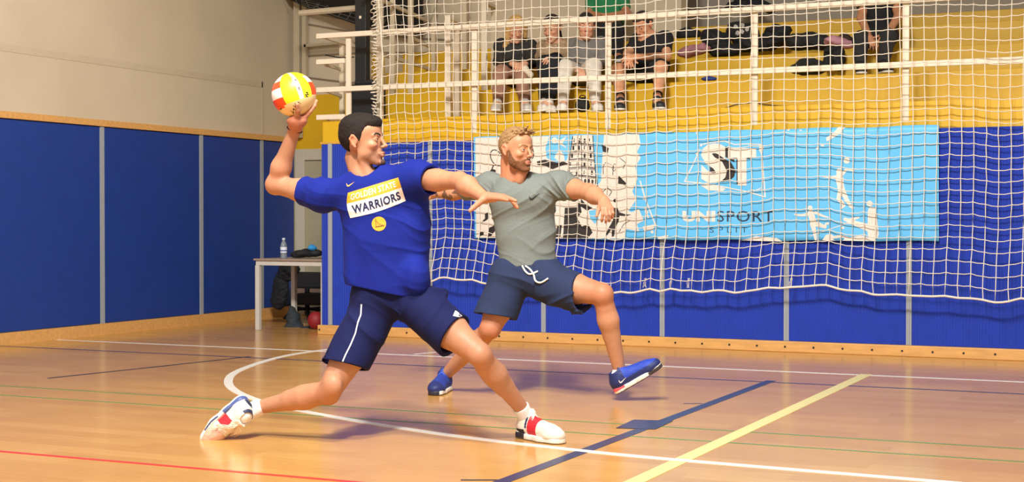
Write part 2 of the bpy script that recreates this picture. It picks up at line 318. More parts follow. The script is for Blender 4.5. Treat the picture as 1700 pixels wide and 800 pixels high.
# ================================================================ SDF surfaces
class Sdf:
    """a smooth union of tapered capsules and ellipsoids, meshed with surface nets"""
    def __init__(s): s.ops = []; s.post = None
    def cone(s, a, b, ra, rb, k=.02, n=None, f=1.0, sub=False):
        a = np.array(a, float); b = np.array(b, float); c = (a + b) / 2; R = np.linalg.norm(b - a) / 2 + max(ra, rb)
        s.ops.append(('c', a, b, ra, rb, k, None if n is None else np.array(n, float), f, sub, c, R)); return s
    def ell(s, c, r, A=None, k=.02, sub=False):
        c = np.array(c, float); A = np.eye(3) if A is None else np.array(A, float)
        s.ops.append(('e', c, np.array(r, float), A, 0, k, None, 1, sub, c, max(r))); return s
    def chain(s, pts, rs, k=.02, n=None, f=1.0):
        for i in range(len(pts) - 1): s.cone(pts[i], pts[i + 1], rs[i], rs[i + 1], k if i == 0 else min(k, .02), n, f)
        return s
    def prim(s, op, p):
        if op[0] == 'c':
            _, a, b, ra, rb, k, n, f, sub, c, R = op; q = p - a; ab = b - a
            if n is not None: q = q + (q @ n)[..., None] * n * (f - 1); ab = ab + n * (ab @ n) * (f - 1)
            L = ab @ ab; t = np.clip((q @ ab) / L, 0, 1) if L > 1e-12 else np.zeros(q.shape[:-1])
            return np.linalg.norm(q - t[..., None] * ab, axis=-1) - (ra + (rb - ra) * t)
        _, c, r, A = op[:4]; q = (p - c) @ A.T; k0 = np.linalg.norm(q / r, axis=-1); k1 = np.linalg.norm(q / r ** 2, axis=-1) + 1e-9
        return k0 * (k0 - 1) / k1
    def ev(s, Pb, cen, hd, margin):
        d = np.full(Pb.shape[:2], 1.0)
        for op in s.ops:
            c, R = op[9], op[10]; sel = np.where(np.linalg.norm(cen - c, axis=1) < R + hd + margin + op[5])[0]
            if not len(sel): continue
            di = s.prim(op, Pb[sel]); k = max(op[5], 1e-5); do = d[sel]
            if op[8]:
                di = -di; h = np.clip(.5 + .5 * (do - di) / k, 0, 1); d[sel] = di * (1 - h) + do * h + k * h * (1 - h)
            else:
                h = np.clip(.5 + .5 * (di - do) / k, 0, 1); d[sel] = di * (1 - h) + do * h - k * h * (1 - h)
        if s.post: d = s.post(Pb, d)
        return d
    def at(s, pts): pts = np.asarray(pts, float)[None]; return s.ev(pts, pts[0].mean(0)[None], 50, 1)[0]
    def mesh(s, h, pad=.03, B=12):
        lo = np.min([o[9] - o[10] for o in s.ops if not o[8]], axis=0) - pad; hi = np.max([o[9] + o[10] for o in s.ops if not o[8]], axis=0) + pad
        bs = B * h; nb = np.ceil((hi - lo) / bs).astype(int)
        I = np.stack(np.meshgrid(*[np.arange(k) for k in nb], indexing='ij'), -1).reshape(-1, 3)
        cen = lo + (I + .5) * bs; d = s.ev(cen[:, None, :], cen, 0, bs * 2.5)[:, 0]
        I = I[np.abs(d) < bs * 1.7]; cen = lo + (I + .5) * bs
        g = np.stack(np.meshgrid(*[np.arange(B + 1)] * 3, indexing='ij'), -1).reshape(-1, 3) * h
        D = np.empty((len(I), (B + 1) ** 3))
        for j in range(0, len(I), 150):
            Pb = lo + I[j:j + 150, None, :] * bs + g[None]; D[j:j + 150] = s.ev(Pb, cen[j:j + 150], bs * .87, .02)
        D = D.reshape(-1, B + 1, B + 1, B + 1); neg = D < 0
        cs = [neg[:, a:B + a, b:B + b, c:B + c] for a in (0, 1) for b in (0, 1) for c in (0, 1)]
        cnt = sum(x.astype(np.int8) for x in cs); act = (cnt > 0) & (cnt < 8)
        bi, ci, cj, ck = np.nonzero(act); nC = len(bi); acc = np.zeros((nC, 3)); wt = np.zeros(nC)
        offs = [(a, b, c) for a in (0, 1) for b in (0, 1) for c in (0, 1)]
        vals = {o: D[bi, ci + o[0], cj + o[1], ck + o[2]] for o in offs}
        for o in offs:
            for ax in range(3):
                if o[ax] == 0:
                    o2 = list(o); o2[ax] = 1; o2 = tuple(o2); v1, v2 = vals[o], vals[o2]; m = (v1 < 0) != (v2 < 0)
                    t = np.where(m, v1 / np.where(m, v1 - v2, 1), 0); p = np.array(o, float)[None].repeat(nC, 0); p[:, ax] = t
                    acc += p * m[:, None]; wt += m
        G = I[bi] * B + np.stack([ci, cj, ck], 1); Vv = lo + (G + acc / wt[:, None]) * h
        M = (nb * B + 2).astype(np.int64)
        key = lambda q: (q[:, 0].astype(np.int64) * M[1] + q[:, 1]) * M[2] + q[:, 2]
        K = key(G); order = np.argsort(K); Ks = K[order]; quads = []
        for ax in range(3):
            sl0 = [slice(0, B)] * 3; sl1 = list(sl0); sl1[ax] = slice(1, B + 1)
            n0 = neg[(slice(None), *sl0)]; n1 = neg[(slice(None), *sl1)]; e = np.nonzero(n0 != n1)
            base = I[e[0]] * B + np.stack(e[1:], 1); flip = n0[e]
            u, v = (ax + 1) % 3, (ax + 2) % 3; cells = []
            for du, dv in ((0, 0), (-1, 0), (-1, -1), (0, -1)):
                q = base.copy(); q[:, u] += du; q[:, v] += dv; kk = key(q); pos = np.clip(np.searchsorted(Ks, kk), 0, len(Ks) - 1)
                cells.append(np.where(Ks[pos] == kk, order[pos], -1))
            Q = np.stack(cells, 1); ok = (Q >= 0).all(1); Q = Q[ok]; fl_ = flip[ok]; Q[~fl_] = Q[~fl_][:, ::-1]; quads.append(Q)
        return Vv, np.concatenate(quads)
    def obj(s, name, m, h, parent=None, color=None):
        V, Q = s.mesh(h); base = np.array(parent.location) if parent is not None and parent.type == 'EMPTY' else np.zeros(3)
        o = np_mesh(name, V, Q, m, parent)
        if color is not None:
            c = color(V); a = o.data.color_attributes.new('col', 'FLOAT_COLOR', 'POINT')
            a.data.foreach_set('color', np.concatenate([c, np.ones((len(c), 1))], 1).astype(np.float32).ravel())
        return o
def smax(a, b, k):
    h = np.clip(.5 + .5 * (a - b) / k, 0, 1); return b * (1 - h) + a * h + k * h * (1 - h)
def unit(v): v = np.array(v, float); return v / np.linalg.norm(v)
def img(r, u, t=0): return RT * r + UP * u - FW * t      # image right, image up, towards the camera
rs_ = np.random.RandomState(4); WD = rs_.normal(size=(10, 3)); WD /= np.linalg.norm(WD, axis=1)[:, None]; WP = rs_.rand(10) * 6
def wob(p, f, seed=0):
    """smooth pseudo-noise in -1..1"""
    a = np.zeros(p.shape[:-1])
    for i in range(5):
        j = (i + seed) % 10; a += np.sin((p @ WD[j]) * f * (1 + .37 * i) + WP[j] * 3 + 1.3 * np.sin((p @ WD[(j + 3) % 10]) * f * .7 + WP[j]))
    return a / 3
def folds(p, direction, f, seed=0, warp=1.6):
    x = (p @ unit(direction)) * f + warp * wob(p, f * .22, seed)
    m = np.clip(.55 + .75 * wob(p, 8, seed + 3), .05, 1.15); s_ = 1 - np.abs(np.sin(x)); x2 = x * 1.9 + 1.2 * wob(p, f * .5, seed + 1); s2 = 1 - np.abs(np.sin(x2))
    return (s_ ** 2.2 * 1.6 - .4) * m + .38 * (s2 ** 2 - .3) * m

class Head:
    def __init__(s, O, f, u, sc=1.0):
        s.O = np.array(O, float); s.f = unit(f); s.l = unit(np.cross(u, s.f)); s.u = np.cross(s.f, s.l); s.s = sc; s.A = np.stack([s.f, s.l, s.u])
    def w(s, x, y, z): return s.O + (s.f * x + s.l * y + s.u * z) * s.s
    def loc(s, p): return ((p - s.O) @ s.A.T) / s.s
    def e(s, S, c, r, k=.015, sub=False): S.ell(s.w(*c), np.array(r) * s.s, s.A, k, sub)
    def c(s, S, a, b, ra, rb, k=.012, sub=False): S.cone(s.w(*a), s.w(*b), ra * s.s, rb * s.s, k, sub=sub)
    def build(s, S, jaw=1.0, open_=.0055, smile=0.0, purse=0.0):
        s.e(S, (-.012, 0, .030), (.094, .074, .084), .02)
        s.e(S, (.044, 0, .044), (.042, .056, .042), .022)
        s.e(S, (.036, 0, -.018), (.048, .055, .062), .02)
        s.e(S, (.030, 0, -.070), (.046, .040, .034), .02)
        for y in (-1, 1):
            s.c(S, (.014, y * .042, -.062), (.064, y * .015, -.099), .0120, .0125, .026); s.e(S, (.022, y * .044, -.048), (.030, .014, .030), .02)
            s.e(S, (.060, y * .041, -.024), (.020, .017, .015), .016)
            s.c(S, (.082, y * .010, .018), (.070, y * .042, .017), .0075, .0075, .010)
        s.e(S, (.077 * jaw, 0, -.101), (.014, .017, .0135), .010)
        s.e(S, (.064, 0, -.064), (.0265, .027, .027), .012)
        for y in (-1, 1): s.e(S, (.092, y * .030, .001), (.016, .016, .0115), .010, True)
        s.c(S, (.0835, 0, .014), (.1035, 0, -.026), .0068, .0082, .008)
        s.e(S, (.1065, 0, -.031), (.0105, .0092, .0085), .006)
        for y in (-1, 1):
            s.e(S, (.0965, y * .0125, -.0345), (.0095, .0060, .0070), .004)
            s.e(S, (.1015, y * .0060, -.0415), (.006, .0032, .0034), .002, True)
            s.e(S, (.0710, y * .031, 0), (.0150, .0160, .0140), .003)
            s.e(S, (.0865, y * .032, -.0008), (.0085, .0138, open_), .0015, True)
        z = -.064; px = purse
        s.c(S, (.0905 + px, -.005, z + .0035), (.0905 + px, .005, z + .0035), .0058, .0058, .004)
        for y in (-1, 1): s.c(S, (.0900 + px, y * .006, z + .003), (.0805, y * .022, z + smile), .0055, .0026, .004)
        s.c(S, (.0880 + px, -.009, z - .0085), (.0880 + px, .009, z - .0085), .0062, .0062, .004)
        for y in (-1, 1): s.c(S, (.0875 + px, y * .010, z - .0075), (.0800, y * .021, z + smile), .0052, .0026, .004)
        s.c(S, (.0965 + px, -.011, z - .0025), (.0965 + px, .011, z - .0025), .0014, .0014, .0015, True)
        for y in (-1, 1): s.c(S, (.0960 + px, y * .011, z - .0025), (.0835, y * .0235, z + smile), .0014, .0012, .0015, True)
        s.e(S, (.0895, 0, -.0865), (.007, .014, .0045), .006, True)
        for y in (-1, 1):
            s.c(S, (-.004, y * .070, .012), (-.016, y * .079, .024), .0060, .0055, .004)
            s.c(S, (-.016, y * .079, .024), (-.026, y * .080, .010), .0055, .0050, .004)
            s.c(S, (-.026, y * .080, .010), (-.018, y * .076, -.014), .0050, .0045, .004)
            s.c(S, (-.018, y * .076, -.014), (-.008, y * .073, -.026), .0050, .0062, .004)
            s.e(S, (-.010, y * .072, .000), (.014, .0060, .022), .005)
            s.e(S, (-.008, y * .0810, .001), (.0075, .0050, .015), .003, True)
        return S
    def skin(s, p, C, beard=None, tint=1.0):
        q = s.loc(p); x, y, z = q[:, 0], np.abs(q[:, 1]), q[:, 2]
        def g(c, r, col, a=1.0):
            nonlocal C
            d = np.sqrt(((x - c[0]) / r[0]) ** 2 + ((y - c[1]) / r[1]) ** 2 + ((z - c[2]) / r[2]) ** 2); m = np.clip(1.6 - d, 0, 1)[:, None] * a; C = C * (1 - m) + np.array(lin(col)) * m
        g((.075, .045, -.035), (.03, .025, .02), 'D48A68', .35 * tint); g((-.01, .085, 0), (.02, .015, .03), 'D57E5E', .5 * tint)
        g((.112, 0, -.035), (.012, .012, .010), 'D08264', .45 * tint)
        if beard:
            m = np.clip((-.040 - z + .35 * np.clip(x - .08, -.1, .02)) / .012, 0, 1) * np.clip((x - .004) / .015, 0, 1) * np.clip((.10 + z + .03) / .02, 0, 1)
            m = m * (1 - np.clip(1.5 - np.sqrt(((x - .07) / .03) ** 2 + ((y - .05) / .02) ** 2 + ((z + .035) / .02) ** 2), 0, 1)); m = m[:, None] * beard[1]
            C = C * (1 - m) + np.array(lin(beard[0])) * m
        g((.097, 0, -.063), (.012, .017, .0055), 'C0705C', .75); g((.095, 0, -.0755), (.012, .016, .006), 'C67A66', .75)
        g((.088, .033, 0), (.012, .015, .0075), 'A8674C', .35)
        return C
    def extras(s, par, gaze, iris='4A2E1C', brow='241A14', brow_r=.0042, hb=.004):
        gz = unit(gaze)
        for y in (-1, 1):
            c = s.w(.0712, y * .031, 0); r = .0122 * s.s; V = []; Fq = []; n1, n2 = 24, 32
            a1 = unit(np.cross(gz, [0, 0, 1])); a2 = np.cross(gz, a1)
            for i in range(n1 + 1):
                th = math.pi * (i + .001) / (n1 + .002)
                for j in range(n2):
                    ph = 2 * math.pi * j / n2; V.append(c + r * (gz * math.cos(th) + (a1 * math.cos(ph) + a2 * math.sin(ph)) * math.sin(th)))
            for i in range(n1):
                for j in range(n2): Fq.append((i * n2 + j, (i + 1) * n2 + j, (i + 1) * n2 + (j + 1) % n2, i * n2 + (j + 1) % n2))
            o = np_mesh('eye', V, Fq, [mat('eye_white', 'E6DAD0', .25), mat('iris_' + iris, iris, .2), mat('pupil', '080808', .15)], par)
            mi = []
            for i in range(n1): mi += [2 if i < 2 else (1 if i < 4 else 0)] * n2
            o.data.polygons.foreach_set('material_index', mi)
            b = Sdf(); s.build(b)
            def post(p, d, y=y):
                q = s.loc(p); yy = q[..., 1] * y; zz = q[..., 2]; c_ = np.interp(yy, [.008, .022, .036, .050], [.0165, .0225 + hb, .0250 + hb, .0165 + hb * .5]); h_ = np.interp(yy, [.007, .012, .034, .050], [.0016, brow_r, brow_r * .8, .0006])
                d = d - .0020 * s.s + .0007 * np.sin(q[..., 1] * 2600 + zz * 1300); d = smax(d, (np.abs(zz - c_) - h_) * s.s, .0015); d = smax(d, (.009 - yy) * s.s, .001); d = smax(d, (yy - .049) * s.s, .001); return smax(d, (.03 - q[..., 0]) * s.s, .001)
            b.post = post
            b.obj('eyebrow', mat('brow_' + brow, brow, .9), .0014 if s.s > .95 else .003, par)
    def hair(s, name, par, m, top=.012, side=.005, line=None, curl=0.0, tuft=None, h=.0025, extra=None):
        S = Sdf(); s.e(S, (-.012, 0, .030), (.094 + side, .074 + side, .084 + side), .02); s.e(S, (.002, 0, .052), (.088, .066, .062 + top), .02)
        if tuft: tuft(s, S)
        xs, zs = line or ([-.14, -.075, -.045, -.028, -.012, .010, .020, .034, .050, .062, .12], [-.072, -.066, -.030, .012, .034, .026, .004, .030, .058, .066, .064])
        def post(p, d):
            q = s.loc(p); hz = np.interp(q[..., 0], xs, zs) * s.s; d = d + .0007 * np.sin(q[..., 0] * 520 + q[..., 1] * 360 + 7 * wob(q, 70)) * s.s + .0005 * wob(q, 150, 4) + curl * wob(q, 190, 2) * np.clip((q[..., 2] - .02) / .05, 0.15, 1)
            d = smax(d, (hz - q[..., 2] * s.s) * .8 + .0015 * np.sin(q[..., 0] * 420 + q[..., 1] * 350), .006 * s.s)
            if extra is not None: d = extra(q, d)
            return d
        S.post = post; return S.obj(name, m, h, par)

def hand(S, W, d, n, t, curls=(.2, .25, .3, .35), spread=.10, sz=1.0, thumb=(.75, .6, -.25), flat=.0, tc=.25, k=.007):
    """W wrist; d finger direction; n back of the hand; t thumb side"""
    d = unit(d); n = unit(np.array(n) - d * np.dot(n, d)); t = unit(np.array(t) - d * np.dot(t, d) - n * np.dot(t, n)); W = np.array(W, float)
    offs = (.030, .010, -.010, -.028); lens = (.96, 1.05, 1.0, .80); kn = (.092, .096, .091, .083)
    S.cone(W, W + d * .05 * sz, .023 * sz, .024 * sz, .02, n, 1.35)
    for i in range(4):
        K = W + d * kn[i] * sz + t * offs[i] * sz + n * .003 * (1 - abs(i - 1.2) * .5)
        S.cone(W + d * .012 + t * offs[i] * .45 * sz, K, .0165 * sz, .0118 * sz, .014)
        a = spread * (1.3 - i) * 1.1; dd = unit(d * math.cos(a) + t * math.sin(a)); c = curls[i]; p = K
        for j, (L, r0, r1) in enumerate(((.043, .0102, .0092), (.027, .0092, .0084), (.022, .0084, .0070))):
            ang = c * (j + .55) if j < 2 else c * 2.1; q = p + (dd * math.cos(ang) - n * math.sin(ang)) * L * lens[i] * sz
            S.cone(p, q, r0 * sz, r1 * sz, k if j == 0 else .004); p = q
    th = unit(t * thumb[0] + d * thumb[1] + n * thumb[2]); T0 = W + d * .018 * sz + t * .020 * sz; T1 = T0 + th * .046 * sz
    th2 = unit(th * math.cos(tc) + d * math.sin(tc)); T2 = T1 + th2 * .033 * sz; T3 = T2 + unit(th2 + d * tc) * .027 * sz
    S.cone(T0, T1, .0170 * sz, .0125 * sz, .016); S.cone(T1, T2, .0120 * sz, .0108 * sz, .005); S.cone(T2, T3, .0108 * sz, .0085 * sz, .004)
def lerp(a, b, t): return np.array(a) * (1 - t) + np.array(b) * t
def decal(name, bm, m, par, uv2px, bvh, off=.0022):
    """a print laid on a garment: every vertex is dropped onto the cloth, vertices that miss it are removed"""
    dead = []
    for v in bm.verts:
        x, y = uv2px(v.co.x, v.co.y); r = unit(ray(x, y)); hit = bvh.ray_cast(Vector(CAM), Vector(r))
        if hit[0]: v.co = hit[0] + Vector(-r) * off
        else: dead.append(v)
    bmesh.ops.delete(bm, geom=dead, context='VERTS'); me = bpy.data.meshes.new(name); bm.to_mesh(me); bm.free(); me.materials.append(m)
    o = bpy.data.objects.new(name, me); COL.objects.link(o); o.parent = par; o.matrix_parent_inverse = par.matrix_basis.inverted(); return o
def bvh_of(o):
    me = o.data; return BVHTree.FromPolygons([v.co.copy() for v in me.vertices], [tuple(p.vertices) for p in me.polygons])
def quad_px(tl, tr, br, bl):
    def f(u, v):
        top = lerp(tl, tr, u); bot = lerp(bl, br, u); return tuple(lerp(bot, top, v))
    return f
def limb(S, a, b, r, k=.02, mid=None, n=None, f=1):
    """tapered limb with a muscle bulge: r = (start, bulge, end), mid = bulge position"""
    m = lerp(a, b, mid or .4); S.cone(a, m, r[0], r[1], k, n, f); S.cone(m, b, r[1], r[2], .03, n, f)
# ================================================================ banner
YBN = YW - .035
def bwave(x, z): return YBN - .010 * (1 + math.sin(x * 5.1 + z * 2.3)) - .006 * math.sin(x * 13 + z * 9) * (1 - .4 * z)
def bpx(polys, name, m, off, par, cell=.06):
    q = [[(lambda w_: (w_[0], w_[2]))(onY(p[0], p[1], YBN)) for p in poly] for poly in polys]
    return bm_obj(name, poly_mesh(q, cell), m, par, lambda u, v: (u, bwave(u, v) - off, v))
ban = empty('sports_banner', (-3.6, YW, .86), 'long light blue and white printed sports banner hung on the ribbed blue wall', 'banner')
x0 = -5.58; x1 = -1.75; V = []; Fc = []; nx = 110; nz = 24; k = MB()
for i in range(nx + 1):
    for j in range(nz + 1):
        x = x0 + (x1 - x0) * i / nx; z = .862 + .858 * j / nz + (.004 * math.sin(x * 9) if j in (0, nz) else 0); V.append((x, bwave(x, z), z))
nv = len(V); V += [(a, b + .004, c) for a, b, c in V]
for i in range(nx):
    for j in range(nz):
        a = i * (nz + 1) + j; Fc += [(a, a + nz + 1, a + nz + 2, a + 1), (nv + a, nv + a + 1, nv + a + nz + 2, nv + a + nz + 1)]
for i in range(nx):
    for j in (0, nz): a = i * (nz + 1) + j; Fc.append((a, a + nz + 1, nv + a + nz + 1, nv + a))
k.v = V; k.f = Fc; k.build('banner_cloth', mat('banner_blue', '5FB9EE', .45), ban, smooth=True)
bw = mat('banner_white', 'E0D7CC', .5); bk = mat('banner_black', '2A2524', .5); bb = mat('banner_blue_print', '6ABDEB', .45); bn = mat('banner_navy', '20304A', .5)
def ln(pts, w_):
    out = []
    for a, b in zip(pts[:-1], pts[1:]):
        a = np.array(a, float); b = np.array(b, float); n = b - a; n = np.array([-n[1], n[0]]) / (np.linalg.norm(n) + 1e-9) * w_ / 2
        out.append([tuple(a + n), tuple(b + n), tuple(b - n), tuple(a - n)])
    return out
def circ(x, y, rx, ry=None, n=14, rot=0):
    ry = ry or rx; return [(x + rx * math.cos(t) * math.cos(rot) - ry * math.sin(t) * math.sin(rot), y + rx * math.cos(t) * math.sin(rot) + ry * math.sin(t) * math.cos(rot)) for t in [2 * math.pi * i / n for i in range(n)]]
def ring(x, y, rx, ry, rot, w_): c = circ(x, y, rx, ry, 18, rot); return ln(c + [c[0]], w_)
bpx([[(790.5, 229), (850, 227.5), (920, 226), (1000, 223.5), (1062, 222.5), (1065, 240), (1059, 252), (1065, 262), (1056, 277), (1060, 297), (1051, 318), (1058, 331), (1044, 350), (1050, 352), (1062, 347), (1070, 366), (1058, 372), (1062, 384), (1040, 380), (1036, 396), (900, 395.5), (790.5, 394.5)]], 'white_print_field', bw, .0012, ban)
for g_ in ([(1068, 376), (1090, 372), (1086, 381), (1070, 384)], [(1093, 393), (1112, 390), (1108, 396), (1094, 397)], [(1230, 399), (1255, 392), (1290, 395), (1300, 401)], circ(1075, 352, 3), circ(1084, 385, 2.5), circ(1070, 330, 1.6)): bpx([g_], 'white_splash', bw, .0012, ban)
for g_ in ([(912, 227), (951, 225.5), (947, 250), (940, 268), (922, 270), (908, 262), (906, 246)], [(985, 224.5), (1004, 224), (1001, 260), (998, 300), (990, 312), (988, 280)], [(978, 350), (990, 348), (994, 362), (988, 372), (980, 362)], [(900, 300), (905, 296), (906, 312)]): bpx([g_], 'blue_print_patch', bb, .0018, ban)
# bell tower drawing and sports figures in black
tw = []; tw += ln([(951, 226), (946, 262), (941, 300), (936, 318)], 1.4) + ln([(985, 225), (987, 262), (990, 300), (995, 318)], 1.4) + ln([(965, 225), (966, 262), (966, 312)], 1.1)
rr = random.Random(3)
for r_, y in enumerate((231, 243, 256, 270, 284)):
    xa = 951 - (y - 226) * .16; xb = 985 + (y - 226) * .09
    tw += ln([(xa, y + 9), (966, y + 7), (xb, y + 10)], 1.5) + ln([(xa, y + 11.4), (966, y + 9.4), (xb, y + 12.4)], .8)
    for q in range(4):
        xx = xa + 2 + (xb - xa - 6) * q / 3.4; h = 6.5; tw.append([(xx, y + 6), (xx, y), (xx + 1.6, y - 1.6), (xx + 3.2, y), (xx + 3.2, y + 6)][::1] if (q + r_) % 3 else [(xx, y + 5), (xx + .6, y - 1), (xx + 2.2, y - 1), (xx + 1.6, y + 5)])
for i in range(9):
    xx = 939 + i * 6.1; tw.append([(xx, 309 + i * .4), (xx + .5, 298), (xx + 3, 296 + rr.random() * 3), (xx + 4.2, 300), (xx + 3.4, 304), (xx + 4.4, 310), (xx + 2.6, 311), (xx + 2.0, 303)])
tw += ln([(936, 318), (960, 314), (995, 320)], 1.2)
bpx(tw, 'bell_tower_drawing', bk, .0024, ban, .2)
def printed(name, groups, m, off):
    for g_ in groups: bpx(g_, name, m, off, ban, .2)
printed('racket_print', [ring(826, 262, 9, 14, -.45, 1.5) + ln([(821, 274), (817, 284), (822, 286)], 2), ring(880, 250, 6, 14, -.3, 1.3), ring(1021, 278, 3, 6, .2, .8)], bk, .0026)
printed('black_figure_print', [[circ(820, 284, 5, 3), circ(817, 288, 2.4)], [[(892, 268), (905, 265), (925, 270), (936, 268), (944, 272), (930, 276), (918, 281), (905, 275), (893, 274)]], [[(1000, 240), (1012, 246), (1010, 254), (1002, 252)]], [[(1028, 291), (1041, 304), (1043, 312), (1036, 306), (1027, 305)]], [circ(1021.5, 333, 3)],
    [[(938, 345), (960, 344), (957, 358), (966, 376), (977, 372), (984, 386), (976, 395), (936, 395)]], [[(965, 330), (974, 340), (984, 345), (975, 350), (964, 342)]], [[(958, 338), (963, 334), (966, 352), (960, 360)]],
    [[(1018, 345), (1025, 343), (1028, 352), (1040, 356), (1049, 356), (1040, 359), (1029, 358), (1027, 368), (1022, 378), (1020, 392), (1016, 393), (1016, 380), (1009, 390), (1005, 391), (1012, 376), (1018, 366), (1017, 355)]],
    [[(806, 355), (812, 352), (813, 362), (808, 366), (800, 370), (802, 366), (806, 363)]], [[(813, 378), (822, 374), (828, 368), (830, 374), (824, 382), (816, 392), (810, 393)]], [[(796, 386), (804, 383), (803, 390), (797, 392)]],
    ln([(1001, 318), (1009, 312), (1016, 318), (1012, 325), (1003, 326)], 1.1), ln([(1002, 290), (1002, 276), (1006, 270), (1020, 275), (1018, 292)], 1.0), ln([(955, 285), (930, 290), (921, 300), (928, 310)], 1.1), [[(908, 345), (922, 330), (924, 350), (917, 366), (909, 360)]], [[(926, 376), (934, 372), (932, 392), (924, 394)]],
    ln([(898, 300), (915, 308), (924, 322), (912, 332)], 1.0), ln([(1030, 262), (1040, 270), (1036, 280)], 1.0), ln([(985, 330), (1000, 338), (1006, 350)], 1.6), ln([(1046, 366), (1036, 372), (1028, 385)], 1.0)], bk, .0026)
printed('white_figure_print', [[circ(921, 233, 5), [(924, 236), (936, 229), (941, 226), (934, 238), (941, 246), (932, 241)]], [[(921, 262), (924, 254), (930, 250), (936, 256), (938, 266), (930, 270)]]], bw, .0026)
def btext(body, x0, y0, x1, y1, m, off, bold=0, name='lettering', sp=1.0, cell=.1):
    a = onY(x0, y1, YBN); b = onY(x1, y1, YBN); c = onY(x0, y0, YBN); d = onY(x1, y0, YBN)
    def fn(u, v):
        p = lerp(lerp(a, b, u), lerp(c, d, u), v); return (p[0], bwave(p[0], p[2]) - off, p[2])
    return bm_obj(name, text_bm(body, bold, sp, cell), m, ban, fn)
btext('S', 1178, 243, 1222, 302, bk, .0018, .075, 'black_letter_shadow'); btext('T', 1212, 247, 1246, 306, bk, .0018, .075, 'black_letter_shadow')
btext('S', 1164, 238, 1207, 304, bw, .0028, .055, 'white_letter'); btext('T', 1209, 246, 1256, 308, bw, .0028, .06, 'white_letter')
btext('UNI', 1134, 350, 1188, 368, bw, .002, .05, 'white_lettering'); btext('SPORT', 1191, 350, 1285, 368, bn, .002, 0.0, 'navy_lettering', 1.1); btext('SPLIT', 1179, 377, 1241, 386, bn, .002, -.012, 'small_navy_lettering', 1.5)
def caps(pts):      # a limb drawn as a tapering stroke with round joints
    out = []
    for (x0, y0, r0), (x1, y1, r1) in zip(pts[:-1], pts[1:]):
        n = np.array([-(y1 - y0), x1 - x0]); n = n / np.linalg.norm(n); out.append([(x0 + n[0] * r0, y0 + n[1] * r0), (x1 + n[0] * r1, y1 + n[1] * r1), (x1 - n[0] * r1, y1 - n[1] * r1), (x0 - n[0] * r0, y0 - n[1] * r0)])
    return out + [circ(x, y, r, r, 10) for x, y, r in pts]
printed('white_sketch_frame', [ln([(1137, 302), (1150, 275), (1162, 248)], 1.6) + [circ(1157, 255, 2)], ln([(1164, 240), (1185, 236), (1203, 234), (1220, 240), (1240, 239), (1266, 240)], 1.8) + [circ(1164, 241, 2)], ln([(1262, 241), (1266, 262), (1268, 290), (1271, 327)], 2.2), ln([(1137, 301), (1165, 304), (1200, 310), (1240, 318), (1272, 327)], 1.8), ln([(1246, 320), (1266, 311)], 1.2), [[(1163, 307), (1180, 306), (1205, 313), (1200, 317), (1176, 316)]], [[(1262, 240), (1269, 244), (1266, 256), (1261, 250)]], ln([(1064, 300), (1073, 330), (1090, 374)], 2), ln([(1072, 345), (1078, 362)], 2)], bw, .0022)
printed('white_player_silhouette', [
    [circ(1406, 266.5, 5.2)], caps([(1394, 284, 5), (1393, 289, 4)]) + caps([(1394, 296, 6.5), (1396, 308, 5.5), (1398, 317, 6)]) + caps([(1390, 294, 3), (1378, 294.5, 1.8), (1367, 293, 1.4)]) + caps([(1399, 289, 3), (1406, 280.5, 2), (1418, 283.5, 1.3)]) + caps([(1396, 318, 4.5), (1393, 330, 3.4), (1402, 341, 2.4), (1398, 345, 2)]) + caps([(1400, 318, 4.5), (1406, 331, 3.4), (1413, 343, 2.2), (1417, 345, 1.6)]),
    [circ(1346, 345, 4)], caps([(1347, 354, 5.5), (1350, 364, 5), (1352, 371, 5.5)]) + caps([(1341, 356, 2.5), (1330, 357.5, 1.8), (1320, 356, 1.2)]) + caps([(1355, 353, 2.5), (1366, 358, 1.8), (1376, 361, 1.2)]) + caps([(1354, 371, 4.5), (1364, 374, 3.4), (1371, 377, 2.4), (1372, 372, 1.6)]) + caps([(1350, 372, 4.5), (1353, 384, 3), (1355, 397, 2)]),
    [circ(1444, 338, 5)] + caps([(1448, 350, 7), (1449, 368, 8), (1450, 389, 9)]) + caps([(1442, 378, 6), (1424, 372, 4.5), (1404, 364, 3)]) + caps([(1412, 365, 2.6), (1426, 361, 1.6)])], bw, .0022)
printed('white_splash', [[[(1404, 210), (1395, 222), (1382, 230), (1373, 235), (1372, 229), (1385, 220), (1392, 211)]], [circ(1366, 241, 3, 2.2)], [circ(1358, 246, 2.4, 3)], [circ(1375, 371, 3, 2)], [circ(1400, 378, 3, 2)], [[(1366, 399), (1372, 390), (1380, 388), (1386, 392), (1396, 389), (1412, 394), (1430, 391), (1450, 396), (1456, 400)]], ln([(1345, 392), (1385, 378), (1412, 369)], 1.2), [circ(1310, 216, 2, 1.2)], [circ(1330, 216.5, 2, 1.2)], [circ(1157, 221, 1.5)], [circ(1212, 219, 1.5)]], bw, .0022)

